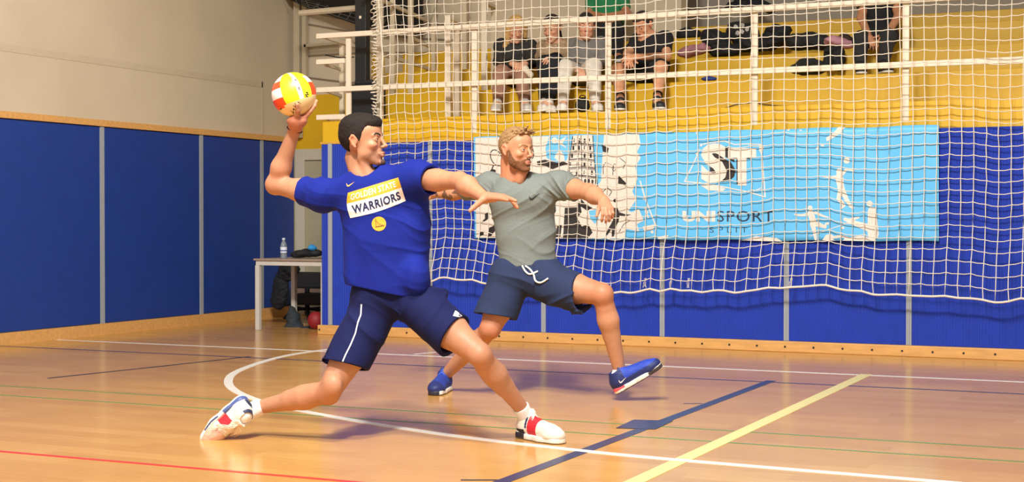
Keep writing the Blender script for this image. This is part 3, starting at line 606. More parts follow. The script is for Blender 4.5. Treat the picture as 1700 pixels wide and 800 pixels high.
# ================================================================ railings
YR = YW + .03
rl = empty('guard_railing', (-4.5, YR, 1.9), 'cream metal guard railing with two long rails along the front edge of the yellow stand', 'railing')
xR = XR
for z, xe in ((2.66, xR), (2.18, xR)): MB().bar((-7.17, YR - .03, z), (xe, YR - .03, z), .025, .045).build('rail', white_paint, rl, .004)
for z in (2.43, 1.935): MB().bar((-7.17, YR - .03, z), (-6.88, YR - .03, z), .025, .045).build('rail', white_paint, rl, .004)
pxs = [onY(x, 150, YR)[0] for x in (579, 788, 1010, 1253)]; pxs += [pxs[-1] + 1.16, pxs[-1] + 2.32]
for x in pxs:
    if x < xR: MB().bar((x, YR, 1.76), (x, YR, 2.66), .05, .022).build('post', white_paint, rl, .003)
sr = empty('stair_railing', onY(632, 200, 11.9), 'cream railing of posts and sloping bars at the left end of the stand', 'railing')
def seg3(x, y, Y): return onY(x, y, Y)
for (a, b, w_) in (((538, 61, 11.35), (713, 114, 13.4), .035), ((540, 107, 11.35), (566, 115, 11.7), .03), ((600, -14, 11.35), (713, 36, 13.4), .035), ((684, 63, 12.9), (713, 77, 13.4), .035), ((541, 150, 11.35), (568, 160, 11.7), .03), ((541, 196, 11.35), (568, 204, 11.7), .03), ((633, 171, 12.0), (681, 186, 12.8), .03)):
    MB().bar(seg3(*a), seg3(*b), w_ * .7, w_).build('sloping_bar', dull_white, sr, .003)
for (x, y0, y1, Y, w_) in ((568, 70, 207, 11.7, .045), (631, -30, 200, 11.6, .06), (652, -30, 190, 12.3, .045), (682, -30, 200, 12.6, .05)):
    p = onY(x, y1, Y); q = onY(x, y0, Y); MB().bar((p[0], Y, p[2]), (p[0], Y, q[2]), w_, .03).build('post', dull_white if x != 631 else white_paint, sr, .003)
def hoop(x0, x1, yt, yb, Y, lab, group=None):
    e = empty('handrail_hoop', onY((x0 + x1) / 2, yb, Y), lab, 'handrail'); a = onY(x0, yb, Y); b = onY(x1, yb, Y + .35); t = onY(x0, yt, Y)[2]
    MB().bar((a[0], Y, a[2]), (a[0], Y, t), .05, .03).build('post', white_paint, e, .003)
    MB().bar((b[0], Y + .35, a[2]), (b[0], Y + .35, t), .05, .03).build('post', dull_white, e, .003)
    MB().bar((a[0], Y - .012, t), (b[0], Y + .36, t), .05, .03).build('top_bar', white_paint, e, .003)
hoop(744, 759, 28, 235, 11.55, 'cream steel handrail hoop, left of the two, standing at the foot of the yellow steps')
hoop(804, 820, 3, 190, 12.15, 'cream steel handrail hoop, right of the two, standing beside the blonde spectator')
for x, Y in ((720, 13.3), (772, 13.0)):
    p = onY(x, 150 if x == 720 else 190, Y); o = MB().bar((p[0], Y, p[2]), (p[0], Y, 3.7), .04, .03).build('steel_post', dull_white)
    tag(o, {720: 'slender cream post rising in front of the dark slate curtain', 772: 'slender dull post between the two handrail hoops'}[x], 'post')
# black pole with box
bp_ = empty('steel_pole', (-6.9, 11.62, 1.9), 'black steel pole on a black box standing behind the left end of the railing', 'pole')
a = onY(602, 140, 11.62); MB().bar((a[0], 11.62, 2.2), (a[0], 11.62, 3.6), .115, .08).build('pole', black, bp_, .006)
b0 = onY(588, 138, 11.6)[0]; b1 = onY(627, 138, 11.6)[0]
MB().box((b0, 11.52, 1.905), (b1, 11.75, 2.24)).build('box', black, bp_, .01); MB().box((b0 + .03, 11.55, 2.24), (b1 - .03, 11.72, 2.28)).build('box_lid', black, bp_, .01)
MB().box((a[0] - .006, 11.57, 2.835), (a[0] + .014, 11.578, 2.86)).build('label', white_paint, bp_)
MB().tube([(a[0] - .2, YR - .02, 2.49), (a[0] - .12, YR + .12, 2.475), (a[0] - .05, 11.555, 2.49)], .006, 6).build('strap', black, bp_)
# dark net and tube under the roof, upper left
cn = empty('roof_net', (-7.4, 13.2, 3.2), 'dark roof net slung below a pale tube above the black pole', 'net')
a = onY(498, 22, 12.6); b = onY(598, 13, 12.6); MB().tube([a, b], .03, 8).build('tube', dull_white, cn)
corners = [onY(470, -6, 13.3), onY(505, 11, 13.3), onY(592, 41, 13.3), onY(700, 60, 13.3), onY(700, -60, 12.9), onY(470, -60, 12.9)]
n = MB(); n.v = [tuple(c) for c in corners] + [tuple(c + np.array([0, .03, 0])) for c in corners]
n.f = [(0, 1, 2, 3, 4, 5), (11, 10, 9, 8, 7, 6)] + [(i, (i + 1) % 6, 6 + (i + 1) % 6, 6 + i) for i in range(6)]
n.build('dark_backing', mat('dark_net', '1E1E1D', .9), cn)
n = MB()
for i in range(14):
    n.tube([onY(470 + i * 17, -8, 13.22), onY(480 + i * 17, 10 + i * 2.6, 13.22)], .003, 4); n.tube([onY(520 + i * 14, 14 + i * 4.4, 13.22), onY(548 + i * 14, -10, 13.22)], .003, 4)
for i in range(6): n.tube([onY(500, -8 + i * 3, 13.22), onY(590, 2 + i * 7, 13.22)], .003, 4)
n.build('strands', mat('net_grey_strand', '6A675F', .8), cn)

# ================================================================ ball-stop net
rn = np.random.RandomState(7)
DX, DZ = .0775, .0835; X0 = -6.46; NC = 92; NR = 35
cx = X0 + np.concatenate([[0], np.cumsum([.078 + .010 * min(1, i / 45) for i in range(NC - 1)])])
botz = .475 + .028 * np.sin(cx * 2.1 + 1) + .016 * np.sin(cx * 6.3) + .007 * rn.randn(NC)
KX = np.zeros((NC, NR)); KY = KX.copy(); KZ = KX.copy()
left = np.clip((-5.45 - cx) / .6, 0, 1)
for j in range(NR):
    z = botz * (1 - j / (NR - 1)) + 3.36 * j / (NR - 1)
    z = z + .0025 * rn.randn(NC) + .010 * np.sin(cx * 4.2 + j * .15) + left * .020 * np.abs(np.sin((cx - X0) * math.pi / (DX * 4.5))) * min(1, j / 3)
    x = cx + .003 * np.sin(j * .35 + cx * 2) + .002 * rn.randn(NC) + .008 * np.sin(cx * 1.7) * (1 - abs(j - 14) / 20) + left * .01 * np.sin(j * .6)
    s_ = np.clip((1.0 - z) / .5, 0, 1); y = YW - .075 - .13 * s_ * s_ * (3 - 2 * s_) - .012 * np.sin(cx * 3.1 + j * .3) - .02 * (z > 1.9)
    KX[:, j], KY[:, j], KZ[:, j] = x, y, z
net = empty('ball_stop_net', (-4.5, YW - .1, 0), 'large white square-mesh ball-stop net hanging in front of the banner, stand and ribbed blue wall', 'net')
cord = mat('net_cord', 'E0D8C8', .7)
m = MB()
for i in range(NC):
    pts = []
    for j in range(NR):
        pts.append((KX[i, j], KY[i, j], KZ[i, j]))
    m.tube(pts, .0036, 5, False)
o = m.build('upright_cords', cord, net, smooth=True); o['kind'] = 'stuff'
m = MB()
for j in range(1, NR):
    pts = []
    for i in range(NC):
        pts.append((KX[i, j], KY[i, j] - .003, KZ[i, j]))
        if i < NC - 1: pts.append(((KX[i, j] + KX[i + 1, j]) / 2, (KY[i, j] + KY[i + 1, j]) / 2 - .003, (KZ[i, j] + KZ[i + 1, j]) / 2 - .0045))
    m.tube(pts, .0036, 5, False)
o = m.build('cross_cords', cord, net, smooth=True); o['kind'] = 'stuff'
pts = [];
for i in range(NC): pts.append((KX[i, 0], KY[i, 0], KZ[i, 0] + .004 * math.sin(i * 1.7)))
MB().tube(smooth_path(pts, 2), .0085, 7).build('bottom_rope', cord, net, smooth=True)
MB().tube([(KX[0, j], KY[0, j], KZ[0, j]) for j in range(NR)], .007, 6).build('edge_rope', cord, net, smooth=True)
m = MB(); pts = []
for k in range(420):
    t = k / 420; z = 1.62 + 1.75 * t; a = k * .85; r = .022 + .012 * math.sin(k * .37); pts.append((X0 - .05 + r * math.cos(a) * 1.3, YW - .10 + r * math.sin(a), z + .012 * math.sin(k * .9)))
m.tube(pts, .0045, 5); MB.build(m, 'lacing', cord, net, smooth=True)
for i, px_ in enumerate((1098 + 15, 1312, 1070, 1142)):
    p = onY(px_, 468, YW - .2); m = MB()
    for k in range(5): m.tube([(p[0] + .004 * k, p[1], p[2] + .03), (p[0] + .01 * math.sin(k * 2), p[1] + .01 * math.cos(k), p[2] - .01), (p[0] + .014 * math.sin(k * 3 + i), p[1], p[2] - .045)], .0015, 4)
    m.build('loose_thread', cord, net)

# ================================================================ table corner
Yt = 11.46
tb = empty('side_table', (-7.58, 11.8, 0), 'small table with pale metal frame at the end of the blue ribbed wall', 'table')
tm = mat('table_frame_paint', 'C9C4BA', .45); legx0 = onY(429, 548, Yt)[0]; legx1 = -7.20
MB().box((legx0 - .035, Yt - .03, .645), (legx1 + .03, 12.1, .662)).build('tabletop', mat('table_top', '9A8878', .5), tb, .003)
MB().box((legx0 - .02, Yt - .012, .60), (legx1 + .01, Yt + .012, .645)).box((legx0 - .02, 12.04, .60), (legx1 + .01, 12.07, .645)).box((legx0 - .02, Yt, .60), (legx0 + .005, 12.06, .645)).build('apron', tm, tb, .003)
for x, y in ((legx0, Yt), (legx1, Yt), (legx0 + .005, 12.05), (legx1, 12.05)): MB().box((x - .022, y - .022, 0), (x + .022, y + .022, .60)).build('leg', tm, tb, .004)
bt = onY(471, 428, Yt + .12); zt = .6625
bo = empty('water_bottle', (bt[0], bt[1], zt), 'clear plastic water bottle with white and blue label standing on the small table', 'bottle')
gl = mat('clear_plastic', 'C9D5DD', .12, trans=.75, spec=.6)
MB().lathe([(.026, 0), (.031, .004), (.031, .03), (.029, .04), (.031, .05), (.031, .11), (.029, .125), (.022, .145), (.013, .163), (.012, .178)], (bt[0], bt[1], zt), 20).build('bottle_body', gl, bo, smooth=True)
MB().lathe([(.0318, .052), (.0322, .054), (.0322, .104), (.0318, .106)], (bt[0], bt[1], zt), 20).build('label', mat('bottle_label', 'D8DEEA', .5), bo, smooth=True)
MB().lathe([(.0326, .068), (.0326, .078)], (bt[0], bt[1], zt), 20).build('label_band', mat('bottle_label_blue', '2B4C9B', .5), bo, smooth=True)
MB().lathe([(.014, .172), (.0145, .174), (.0145, .188), (.012, .19)], (bt[0], bt[1], zt), 16).build('cap', mat('bottle_cap', 'C8D4DE', .4), bo, smooth=True)
def lump(name, ells, col, lab, cat, h=.007, rough=.75, fold=.004, seed=0, group=None, mname=None):
    S = Sdf()
    for c, r in ells: S.ell(c, r, None, .03)
    zmin = min(c[2] - r[2] for c, r in ells)
    S.post = lambda p, d: d - fold * wob(p, 60, seed) - fold * .6 * folds(p, (.5, .3, .8), 55, seed)
    o = S.obj(name, mat(mname or ('cloth_' + col), col, rough), h); return tag(o, lab, cat, group)
Yb = Yt + .25
def tp(x, y, Y): return onY(x, y, Y)
lump('black_garment', [(tp(500, 421, Yb), (.09, .07, .034)), (tp(522, 420, Yb), (.08, .07, .036)), (tp(511, 419, Yb), (.06, .05, .030)), (tp(492, 423, Yb), (.05, .06, .026))], '17181C', 'crumpled black garment with white marks lying on the small table', 'clothing')
lump('beanie', [(tp(518, 411, Yb - .05), (.042, .04, .026))], '2C8FD0', 'bright blue knitted cap on the black garment on the small table', 'hat', .005)
p = tp(502, 424, Yb - .09)
ch = empty('office_chair', (-7.35, 12.6, 0), 'black upholstered chair with curved base standing behind the small table', 'chair')
cb_ = mat('chair_black_fabric', '191A1C', .8); Yc = 12.5
def cbx(x0, y0, x1, y1, Y, dy): a = onY(x0, y1, Y); b = onY(x1, y0, Y); return (a[0], Y, a[2]), (b[0], Y + dy, b[2])
MB().box(*cbx(484, 452, 545, 478, Yc + .3, .05)).build('backrest', cb_, ch, .02)
MB().box(*cbx(484, 478, 545, 489, Yc + .32, .03)).build('back_panel', mat('chair_tan', '6E5A4C', .7), ch, .005)
MB().box(*cbx(482, 489, 545, 506, Yc, .38)).build('seat', cb_, ch, .02)
c0 = onY(510, 512, Yc + .2); MB().tube([(c0[0], c0[1], .06), (c0[0], c0[1], .33)], .025, 10).build('column', black, ch)
for k in range(5):
    a_ = 2 * math.pi * k / 5 + .3; e_ = (c0[0] + .25 * math.cos(a_), c0[1] + .25 * math.sin(a_), .03)
    l_ = MB().tube(smooth_path([(c0[0], c0[1], .12), (c0[0] + .14 * math.cos(a_), c0[1] + .14 * math.sin(a_), .11), e_], 4), .014, 8).build('base_arm', black, ch)
arm = MB()
for s_ in (-1, 1): arm.tube(smooth_path([onY(486 if s_ < 0 else 540, 500, Yc + .1), onY(490 if s_ < 0 else 536, 509, Yc + .1), onY(512, 512, Yc + .15)], 5), .01, 6)
arm.build('under_brace', black, ch)
lump('black_coat', [(tp(476, 450, 12.8), (.10, .06, .11)), (tp(466, 476, 12.8), (.095, .05, .15)), (tp(462, 498, 12.8), (.09, .05, .10)), (tp(484, 446, 12.78), (.09, .07, .07))], '14161B', 'black coat hanging behind the small table beside the chair', 'coat', .008, .8, .006, 2)
lump('dark_bag', [(tp(488, 543, 11.95), (.10, .09, .055)), (tp(487, 528, 11.95), (.065, .07, .08)), (tp(510, 546, 11.9), (.08, .07, .03)), (tp(484, 516, 11.95), (.03, .03, .05))], '2B3238', 'slumped dark grey bag on the floor under the small table', 'bag', .007, .8, .006, 3)
p = tp(524, 534, 11.75); S = Sdf().ell((p[0], p[1], .085), (.075, .075, .083)); o = S.obj('red_ball', mat('red_ball_skin', '8E1C22', .6), .006); tag(o, 'dark red ball on the floor against the blue wall end under the table', 'ball')
struct(MB().box((XE, YW + .1, 0), (XE + .08, YB - .3, 1.70)).build('wall_stand_side', navy_pad))
# ================================================================ players
def skin_mat(): return mat('skin', 'CE9474', .52, noise=.05, nscale=35, attr='col', sss=.06, spec=.4, bump=.06, bscale=220)
def tinted(base, spots):
    """skin albedo: reddish joints, knuckles, elbows"""
    def f(V):
        C = np.tile(np.array(lin(base)), (len(V), 1)); m = wob(V, 22, 1)[:, None] * .5 + .5; C = C * (1 + .07 * (m - .5)) * np.array([1, 1 - .03, 1 - .05]) ** m
        for c, r, col, a in spots:
            d = np.linalg.norm(V - c, axis=1) / r; k = (np.clip(1.4 - d, 0, 1) * a)[:, None]; C = C * (1 - k) + np.array(lin(col)) * k
        return C
    return f
def cut_plane(d, p, point, normal, k=.004): return smax(d, (p - point) @ unit(normal), k)

class Frame:
    def __init__(s, O, f, u): s.O = np.array(O, float); s.f = unit(f); s.l = unit(np.cross(u, s.f)); s.u = np.cross(s.f, s.l); s.A = np.stack([s.f, s.l, s.u])
    def w(s, x, y, z): return s.O + s.f * x + s.l * y + s.u * z
    def loc(s, p): return (p - s.O) @ s.A.T
def shoe(par, fr, color_fn, sole_fn, lace_col, sc=1.0, bend=0.0, tongue=None, lace_loop=False, h=.0028):
    def B(x, y, z):      # bend at the ball of the foot
        x, y, z = x * sc, y * sc, z * sc
        if bend and x > .19 * sc: dx = x - .19 * sc; return fr.w(.19 * sc + dx * math.cos(bend) - z * math.sin(bend) * .9, y, z * math.cos(bend) + dx * math.sin(bend))
        return fr.w(x, y, z)
    S = Sdf()
    S.ell(B(.238, .002, .034), np.array((.062, .046, .036)) * sc, fr.A, .03)
    S.cone(B(.075, 0, .052), B(.215, .002, .040), .040 * sc, .038 * sc, .03)
    S.cone(B(.100, 0, .078), B(.190, .002, .050), .026 * sc, .026 * sc, .03)
    S.ell(B(.048, 0, .050), np.array((.046, .037, .052)) * sc, fr.A, .02)
    S.cone(B(.055, 0, .060), B(.062, 0, .098), .038 * sc, .037 * sc, .02)
    S.cone(B(.105, 0, .085), B(.092, 0, .122), .020 * sc, .016 * sc, .012, fr.f, 1.8)
    ank = B(.062, 0, .13); S.cone(B(.062, 0, .10), B(.060, 0, .17), .031 * sc, .033 * sc, .003, sub=True)
    def post(p, d):
        q = fr.loc(p) / sc; return smax(d, (.012 - (q[..., 2] - (np.clip(q[..., 0] - .19, 0, 1) * math.tan(bend)))) * sc, .003) + .0007 * wob(p, 160, 3)
    S.post = post
    up_ = S.obj('shoe', mat('shoe_upper', 'FFFFFF', .6, attr='col', noise=.03, bump=.12, bscale=300), h, par, lambda V: color_fn(fr.loc(V) / sc))
    T = Sdf()
    for a, b, r0, r1 in (((.040, 0), (.110, -.002), .041, .040), ((.110, -.002), (.185, 0), .040, .047), ((.185, 0), (.255, .004), .047, .043)):
        pa = B(a[0], a[1], .014); pb = B(b[0], b[1], .014); T.cone(pa, pb, r0 * sc, r1 * sc, .02)
    def post2(p, d):
        q = fr.loc(p) / sc; zz = q[..., 2] - np.clip(q[..., 0] - .19, 0, 1) * math.tan(bend); hgt = .026 + .012 * np.clip((.10 - q[..., 0]) / .1, 0, 1)
        d = smax(d, (zz - hgt) * sc, .004); return smax(d, -zz * sc, .003)
    T.post = post2
    T.obj('sole', mat('shoe_sole', 'FFFFFF', .5, attr='col'), h, up_, lambda V: sole_fn(fr.loc(V) / sc))
    L = MB(); lm = mat('lace_' + lace_col, lace_col, .7)
    for i in range(5):
        x = .112 + .020 * i; z = .102 - .0125 * i - (.004 if i > 3 else 0)
        L.tube(smooth_path([B(x, -.024, z - .013), B(x + .003, 0, z + .005), B(x + .014, .024, z - .015)], 4), .0028 * sc, 6)
        L.tube(smooth_path([B(x, .024, z - .013), B(x + .003, 0, z + .006), B(x + .014, -.024, z - .015)], 4), .0028 * sc, 6)
    L.build('laces', lm, up_, smooth=True)
    if lace_loop:
        L = MB()
        for s_ in (-1, 1):
            L.tube(smooth_path([B(.110, 0, .108), B(.125, s_ * .03, .120), B(.165, s_ * .062, .085), B(.180, s_ * .050, .062), B(.150, s_ * .028, .095), B(.112, 0, .106)], 6), .0030, 6)
            L.tube(smooth_path([B(.110, 0, .108), B(.140, s_ * .022, .112), B(.195, s_ * .045, .075), B(.215, s_ * .060, .055)], 6), .0026, 6)
        L.build('lace_bow', lm, up_, smooth=True)
    return up_, B
def colz(base, zones):
    def f(q):
        C = np.tile(np.array(lin(base)), (len(q), 1))
        for fn, col in zones: m = fn(q[:, 0], q[:, 1], q[:, 2]); C[m] = lin(col)
        return C
    return f
def sock(par, a, b, ra, rb, col='EDE8E2', flare=1.0):
    S = Sdf().cone(a, b, ra, rb, .01); d_ = unit(b - a)
    S.post = lambda p, d: cut_plane(d + .0009 * np.sin((p @ d_) * 900), p, np.array(b), d_)
    return S.obj('sock', mat('sock_' + col, col, .85, bump=.2, bscale=200), .003, par)

def hair_dark(h, par):
    def extra(q, d):      # short sides, heavier top with a fringe
        return d
    return h.hair('hair', par, mat('dark_brown_hair', '1F1613', .8, spec=.3, noise=.35, nscale=140, bump=.6, bscale=260, stretch=(1, 1, .3)), top=.009, side=.0035,
        line=([-.14, -.085, -.055, -.036, -.030, -.010, .004, .012, .020, .030, .042, .055, .070, .12], [-.075, -.070, -.050, -.010, .022, .030, .010, -.006, .012, .038, .056, .064, .056, .056]),
        tuft=lambda h_, S: (h_.e(S, (.046, 0, .080), (.050, .054, .027), .02), h_.e(S, (-.030, 0, .078), (.064, .060, .038), .03)))
def hair_blond(h, par):
    def tuft2(h_, S):
        rt_ = random.Random(5)
        for i in range(34):
            x = rt_.uniform(.0, .078); y = rt_.uniform(-.050, .050); a = (x, y, .100 - .30 * max(0, x - .04) - .2 * abs(y)); b = (x + rt_.uniform(.004, .024), y + rt_.uniform(-.014, .014), a[2] + rt_.uniform(.008, .022)); h_.c(S, a, b, .007, .0025, .006)
        h_.c(S, (.062, .0, .105), (.092, -.01, .124), .010, .004, .008); h_.c(S, (.072, .02, .095), (.096, .03, .112), .009, .003, .008)
    return h.hair('hair', par, mat('blond_hair', '97734A', .7, noise=.45, nscale=90, bump=.8, bscale=200), top=.010, side=.0022, curl=.0024, tuft=tuft2,
        line=([-.14, -.085, -.055, -.036, -.028, -.010, .004, .012, .020, .030, .045, .055, .075, .12], [-.050, -.045, -.020, .004, .030, .038, .030, .034, .050, .058, .070, .078, .082, .082]))
def beard_on(h, par):
    BD = Sdf(); h.build(BD)
    def bdpost(p, d):
        q = h.loc(p); x, y, z = q[..., 0], np.abs(q[..., 1]), q[..., 2]; d = d - .0030 - .0012 * wob(q, 420, 1)
        top_ = np.interp(x, [-.004, .012, .03, .05, .065, .078, .088, .11], [.018, .000, -.034, -.058, -.060, -.050, -.047, -.047])
        d = smax(d, (z - top_) * 1.0, .003); d = smax(d, (-.004 + .2 * (z + .06) - x), .003)
        lips = np.sqrt(((x - .093) / .03) ** 2 + (y / .0225) ** 2 + ((z + .0665) / .0125) ** 2); return smax(d, (1.05 - lips) * .010, .002)
    BD.post = bdpost
    return BD.obj('beard', mat('beard_hair', '7A4E2E', .9, noise=.35, nscale=160, bump=.7, bscale=400), .0026, par)

# ---------------------------------------------------------------- player throwing, blue shirt
D1 = 6.85
j = dict(head=(602, 234, 6.86), nb=(608, 297, 6.87), rs=(538, 325, 6.93), re=(457, 306, 7.07), rw=(490, 212, 6.98), ls=(690, 298, 6.80), le=(763, 300, 6.60), lw=(805, 328, 6.40),
         pel=(655, 480, 6.87), rh=(623, 512, 6.90), lh=(694, 506, 6.85), rk=(545, 652, 6.80), ra=(424, 677, 6.99), lk=(797, 589, 6.68), la=(874, 688, 6.93))
J = {k: P(*v) for k, v in j.items()}
p1 = empty('person', fl(640, 732) * [1, 1, 0], 'person in blue lettered t-shirt and navy shorts lunging with a ball held high', 'person')
hd1 = Head(J['head'], img(.95, .07, .29), img(-.08, 1, .03), 1.045)
B1 = Sdf(); hd1.build(B1, jaw=1.07, open_=.0042, purse=.003)
k_ = .02
B1.cone(J['nb'] - UP * .02, P(591, 262, 6.90), .066, .052, .015)
B1.cone(P(618, 300, 6.83), P(600, 264, 6.83), .020, .018, .02)
B1.cone(P(608, 310, 6.9), P(560, 322, 6.93), .055, .055, .04); B1.cone(P(612, 308, 6.9), P(675, 300, 6.84), .055, .055, .04)
B1.cone(P(625, 358, 6.88), P(642, 400, 6.88), .150, .165, .015, FW, 1.6); B1.cone(P(642, 400, 6.88), P(655, 482, 6.88), .165, .090, .05, FW, 1.6)
B1.cone(J['rs'], J['re'], .058, .043, .03); B1.ell(lerp(J['rs'], J['re'], .45), (.06, .050, .050), None, .03)
B1.ell(J['re'] - UP * .004, (.042, .042, .044), None, .02)
limb(B1, J['re'], J['rw'], (.039, .044, .026), .02, .3)
limb(B1, J['ls'], J['le'], (.054, .046, .038), .03, .5); B1.ell(J['le'], (.037, .037, .036), None, .015)
limb(B1, J['le'], J['lw'], (.038, .042, .024), .015, .3)
for h_, k2, a_, s_ in (('rh', 'rk', 'ra', 1), ('lh', 'lk', 'la', 1)):
    limb(B1, J[h_], J[k2], (.080, .081, .052), .04, .5)
    kn = J[k2]; B1.ell(kn + img(0, 0, .010), (.047, .047, .049), None, .02)
    limb(B1, kn, J[a_], (.045, .050, .030), .025, .32)
B1.ell(P(552, 640, 6.74), (.045, .035, .05), None, .04)                      # knee cap of the trailing leg
B1.cone(lerp(J['rk'], J['ra'], .18) + UP * .010, lerp(J['rk'], J['ra'], .5) + UP * .006, .046, .040, .03)
B1.cone(lerp(J['lk'], J['la'], .18) + img(-.016, 0, -.01), lerp(J['lk'], J['la'], .5) + img(-.008, 0, -.01), .046, .038, .03)
# throwing hand curled round the lower half of the ball
BALL = P(488, 157, 6.93); BR = .1035
def on_ball(c, R, v, e=.010): return c + unit(img(*v)) * (R + e)
palm = on_ball(BALL, BR, (.12, -1, .05), .022)
B1.cone(J['rw'], palm + img(0, -.006, 0), .028, .036, .03); B1.ell(palm, (.048, .040, .022), np.stack([RT, FW, UP]), .02)
fingers = [[(.10, -1, .15), (.20, -.90, .45), (.27, -.70, .66), (.26, -.50, .83)], [(.45, -.95, .10), (.72, -.75, .12), (.90, -.50, .08), (.97, -.28, .05)],
           [(.40, -.95, -.25), (.60, -.72, -.45), (.65, -.45, -.62), (.66, -.22, -.72)], [(.15, -.95, -.35), (.22, -.70, -.70), (.22, -.40, -.88), (.22, -.15, -.97)], [(-.10, -.95, -.30), (-.22, -.75, -.62), (-.30, -.50, -.80), (-.36, -.30, -.88)]]
for i, fg_ in enumerate(fingers):
    r_ = (.0150, .0125, .0115, .0095) if i == 0 else (.013, .0105, .0095, .008)
    pts = [on_ball(BALL, BR, v, r_[q] * (1.3 if q == 0 else .85)) for q, v in enumerate(fg_)]
    for q in range(3): B1.cone(pts[q], pts[q + 1], r_[q], r_[q + 1], .010 if q == 0 else .004)
hand(B1, J['lw'], img(.66, -.02, .62), img(-.05, .95, .15), img(-.5, -.15, .85), curls=(.05, .12, .45, .60), spread=.16, sz=1.02, thumb=(.95, .05, -.38), tc=.0)
spots = [(J['re'], .06, 'B97150', .35), (J['le'], .05, 'BE7A58', .25), (J['lk'], .07, 'B06E4C', .35), (J['rk'], .08, 'AC6A48', .4), (palm, .075, 'B8654F', .65), (J['lw'] + img(.05, 0, .05), .07, 'C48062', .35), (P(838, 332, 6.33), .05, 'CC8064', .45)]
tf = tinted('BC8667', spots)
def body1(V):
    C = tf(V); q = hd1.loc(V); near = (np.linalg.norm(q, axis=1) < .17); C[near] = hd1.skin(V[near], C[near], ('6A4C3A', .38)); return C
B1.obj('body', skin_mat(), .0032, p1, body1)
hd1.extras(p1, img(.97, .03, .18), '3A2418', '2A1D16', .0044, .002)
# goatee shadow and hair
hair_dark(hd1, p1)
gt = Sdf(); hd1.build(gt, jaw=1.07, purse=.003)
def gpost(p, d):
    q = hd1.loc(p); r = np.sqrt((q[..., 1] / .017) ** 2 + ((q[..., 2] + .100) / .016) ** 2); d = d - .0016 - .0008 * wob(q, 600, 3); d = smax(d, (r - 1) * .012, .002); return smax(d, .06 - q[..., 0], .002)
gt.post = gpost
gt.obj('goatee', mat('stubble', '5A3E30', .9), .0022, p1)
S = Sdf()
for i in range(24):
    a_ = 2 * math.pi * i / 24; b_ = a_ + 2 * math.pi / 24; ax = unit(J['rw'] - J['re']); u1 = unit(np.cross(ax, FW)); u2 = np.cross(ax, u1); c_ = lerp(J['re'], J['rw'], .97)
    S.cone(c_ + (u1 * math.cos(a_) + u2 * math.sin(a_)) * .0355, c_ + (u1 * math.cos(b_) + u2 * math.sin(b_)) * .0355, .0035, .0035, .001)
S.obj('bracelet', mat('bracelet_cord', '3A1E1C', .6), .0016, p1)
# t-shirt
T1 = Sdf()
T1.cone(P(625, 338, 6.88), P(640, 400, 6.88), .186, .186, .04, FW, 1.55); T1.cone(P(640, 400, 6.88), P(649, 500, 6.88), .190, .186, .04, FW, 1.5)
T1.cone(P(601, 314, 6.89), J['rs'] - UP * .004, .070, .072, .05); T1.cone(P(614, 310, 6.88), J['ls'] + UP * .002, .072, .078, .05)
T1.cone(P(607, 318, 6.87), P(640, 322, 6.85), .085, .085, .05)
T1.cone(J['rs'], lerp(J['rs'], J['re'], .62), .076, .068, .04); T1.cone(J['ls'], lerp(J['ls'], J['le'], .52), .080, .066, .04)
T1.ell(P(588, 465, 6.86), (.035, .06, .14), np.stack([RT, FW, UP]), .06)
T1.ell(P(690, 462, 6.79), (.060, .07, .09), np.stack([RT, FW, UP]), .05)
T1.ell(P(694, 370, 6.86), (.05, .09, .16), np.stack([RT, FW, UP]), .06)
T1.cone(lerp(J['rs'], J['re'], .36), lerp(J['rs'], J['re'], .8), .058, .058, .004, sub=True); T1.cone(lerp(J['ls'], J['le'], .33), lerp(J['ls'], J['le'], .8), .060, .052, .004, sub=True)
T1.cone(P(609, 304, 6.86), P(607, 240, 6.86), .069, .074, .006, sub=True)
hemn = unit(img(-.20, -1, .05)); hemp = P(650, 488, 6.88)
def t1post(p, d):
    d = cut_plane(d, p, hemp, hemn, .006); sr_ = unit(J['re'] - J['rs']); sl_ = unit(J['le'] - J['ls'])
    mR = ((p - J['rs']) @ RT) < -.0; d = np.where(mR, smax(d, (p - lerp(J['rs'], J['re'], .43)) @ sr_, .004), d)
    mL = ((p - J['ls']) @ RT) > .0; d = np.where(mL, smax(d, (p - lerp(J['ls'], J['le'], .36)) @ sl_, .004), d)
    q = p - P(640, 400, 6.88); x = q @ RT; z = q @ UP
    m = np.clip((.02 - z) / .25, 0, 1) * np.clip((.12 - x) / .2, .25, 1)
    d = d - .0100 * m * folds(p, img(.55, .83, .2), 24, 1) - .0040 * folds(p, img(.2, 1, .4), 34, 4) * np.clip(1.2 - np.abs(z - .0) / .3, 0.2, 1)
    ms = np.clip(1.3 - np.linalg.norm(p - J['rs'], axis=-1) / .14, 0, 1) + np.clip(1.3 - np.linalg.norm(p - J['ls'], axis=-1) / .13, 0, 1)
    d = d - .0080 * ms * folds(p, img(.8, -.5, .3), 40, 2)
    return d - .006 * wob(p, 9, 2)
T1.post = t1post
sh1 = T1.obj('t_shirt', mat('royal_blue_shirt', '102180', .85, spec=.25, noise=.05, bump=.12, bscale=400), .004, p1)
bv = bvh_of(sh1)
def chest(u, v):      # u along the print, v 0 bottom .. 1 top; gently bowed
    tl, tr, bl, br = (577.5, 320), (661, 294.5), (581.5, 362), (673.5, 333.5); top = lerp(tl, tr, u); bot = lerp(bl, br, u); p_ = lerp(bot, top, v); bow = 3.2 * math.sin(math.pi * u) * (1 - v); return (p_[0] - 3.5 * math.sin(math.pi * v) * (1 - u) ** 3, p_[1] + bow)
def bx_(u0, v0, u1, v1): return poly_mesh([[(u0, v0), (u1, v0), (u1, v1), (u0, v1)]], .05)
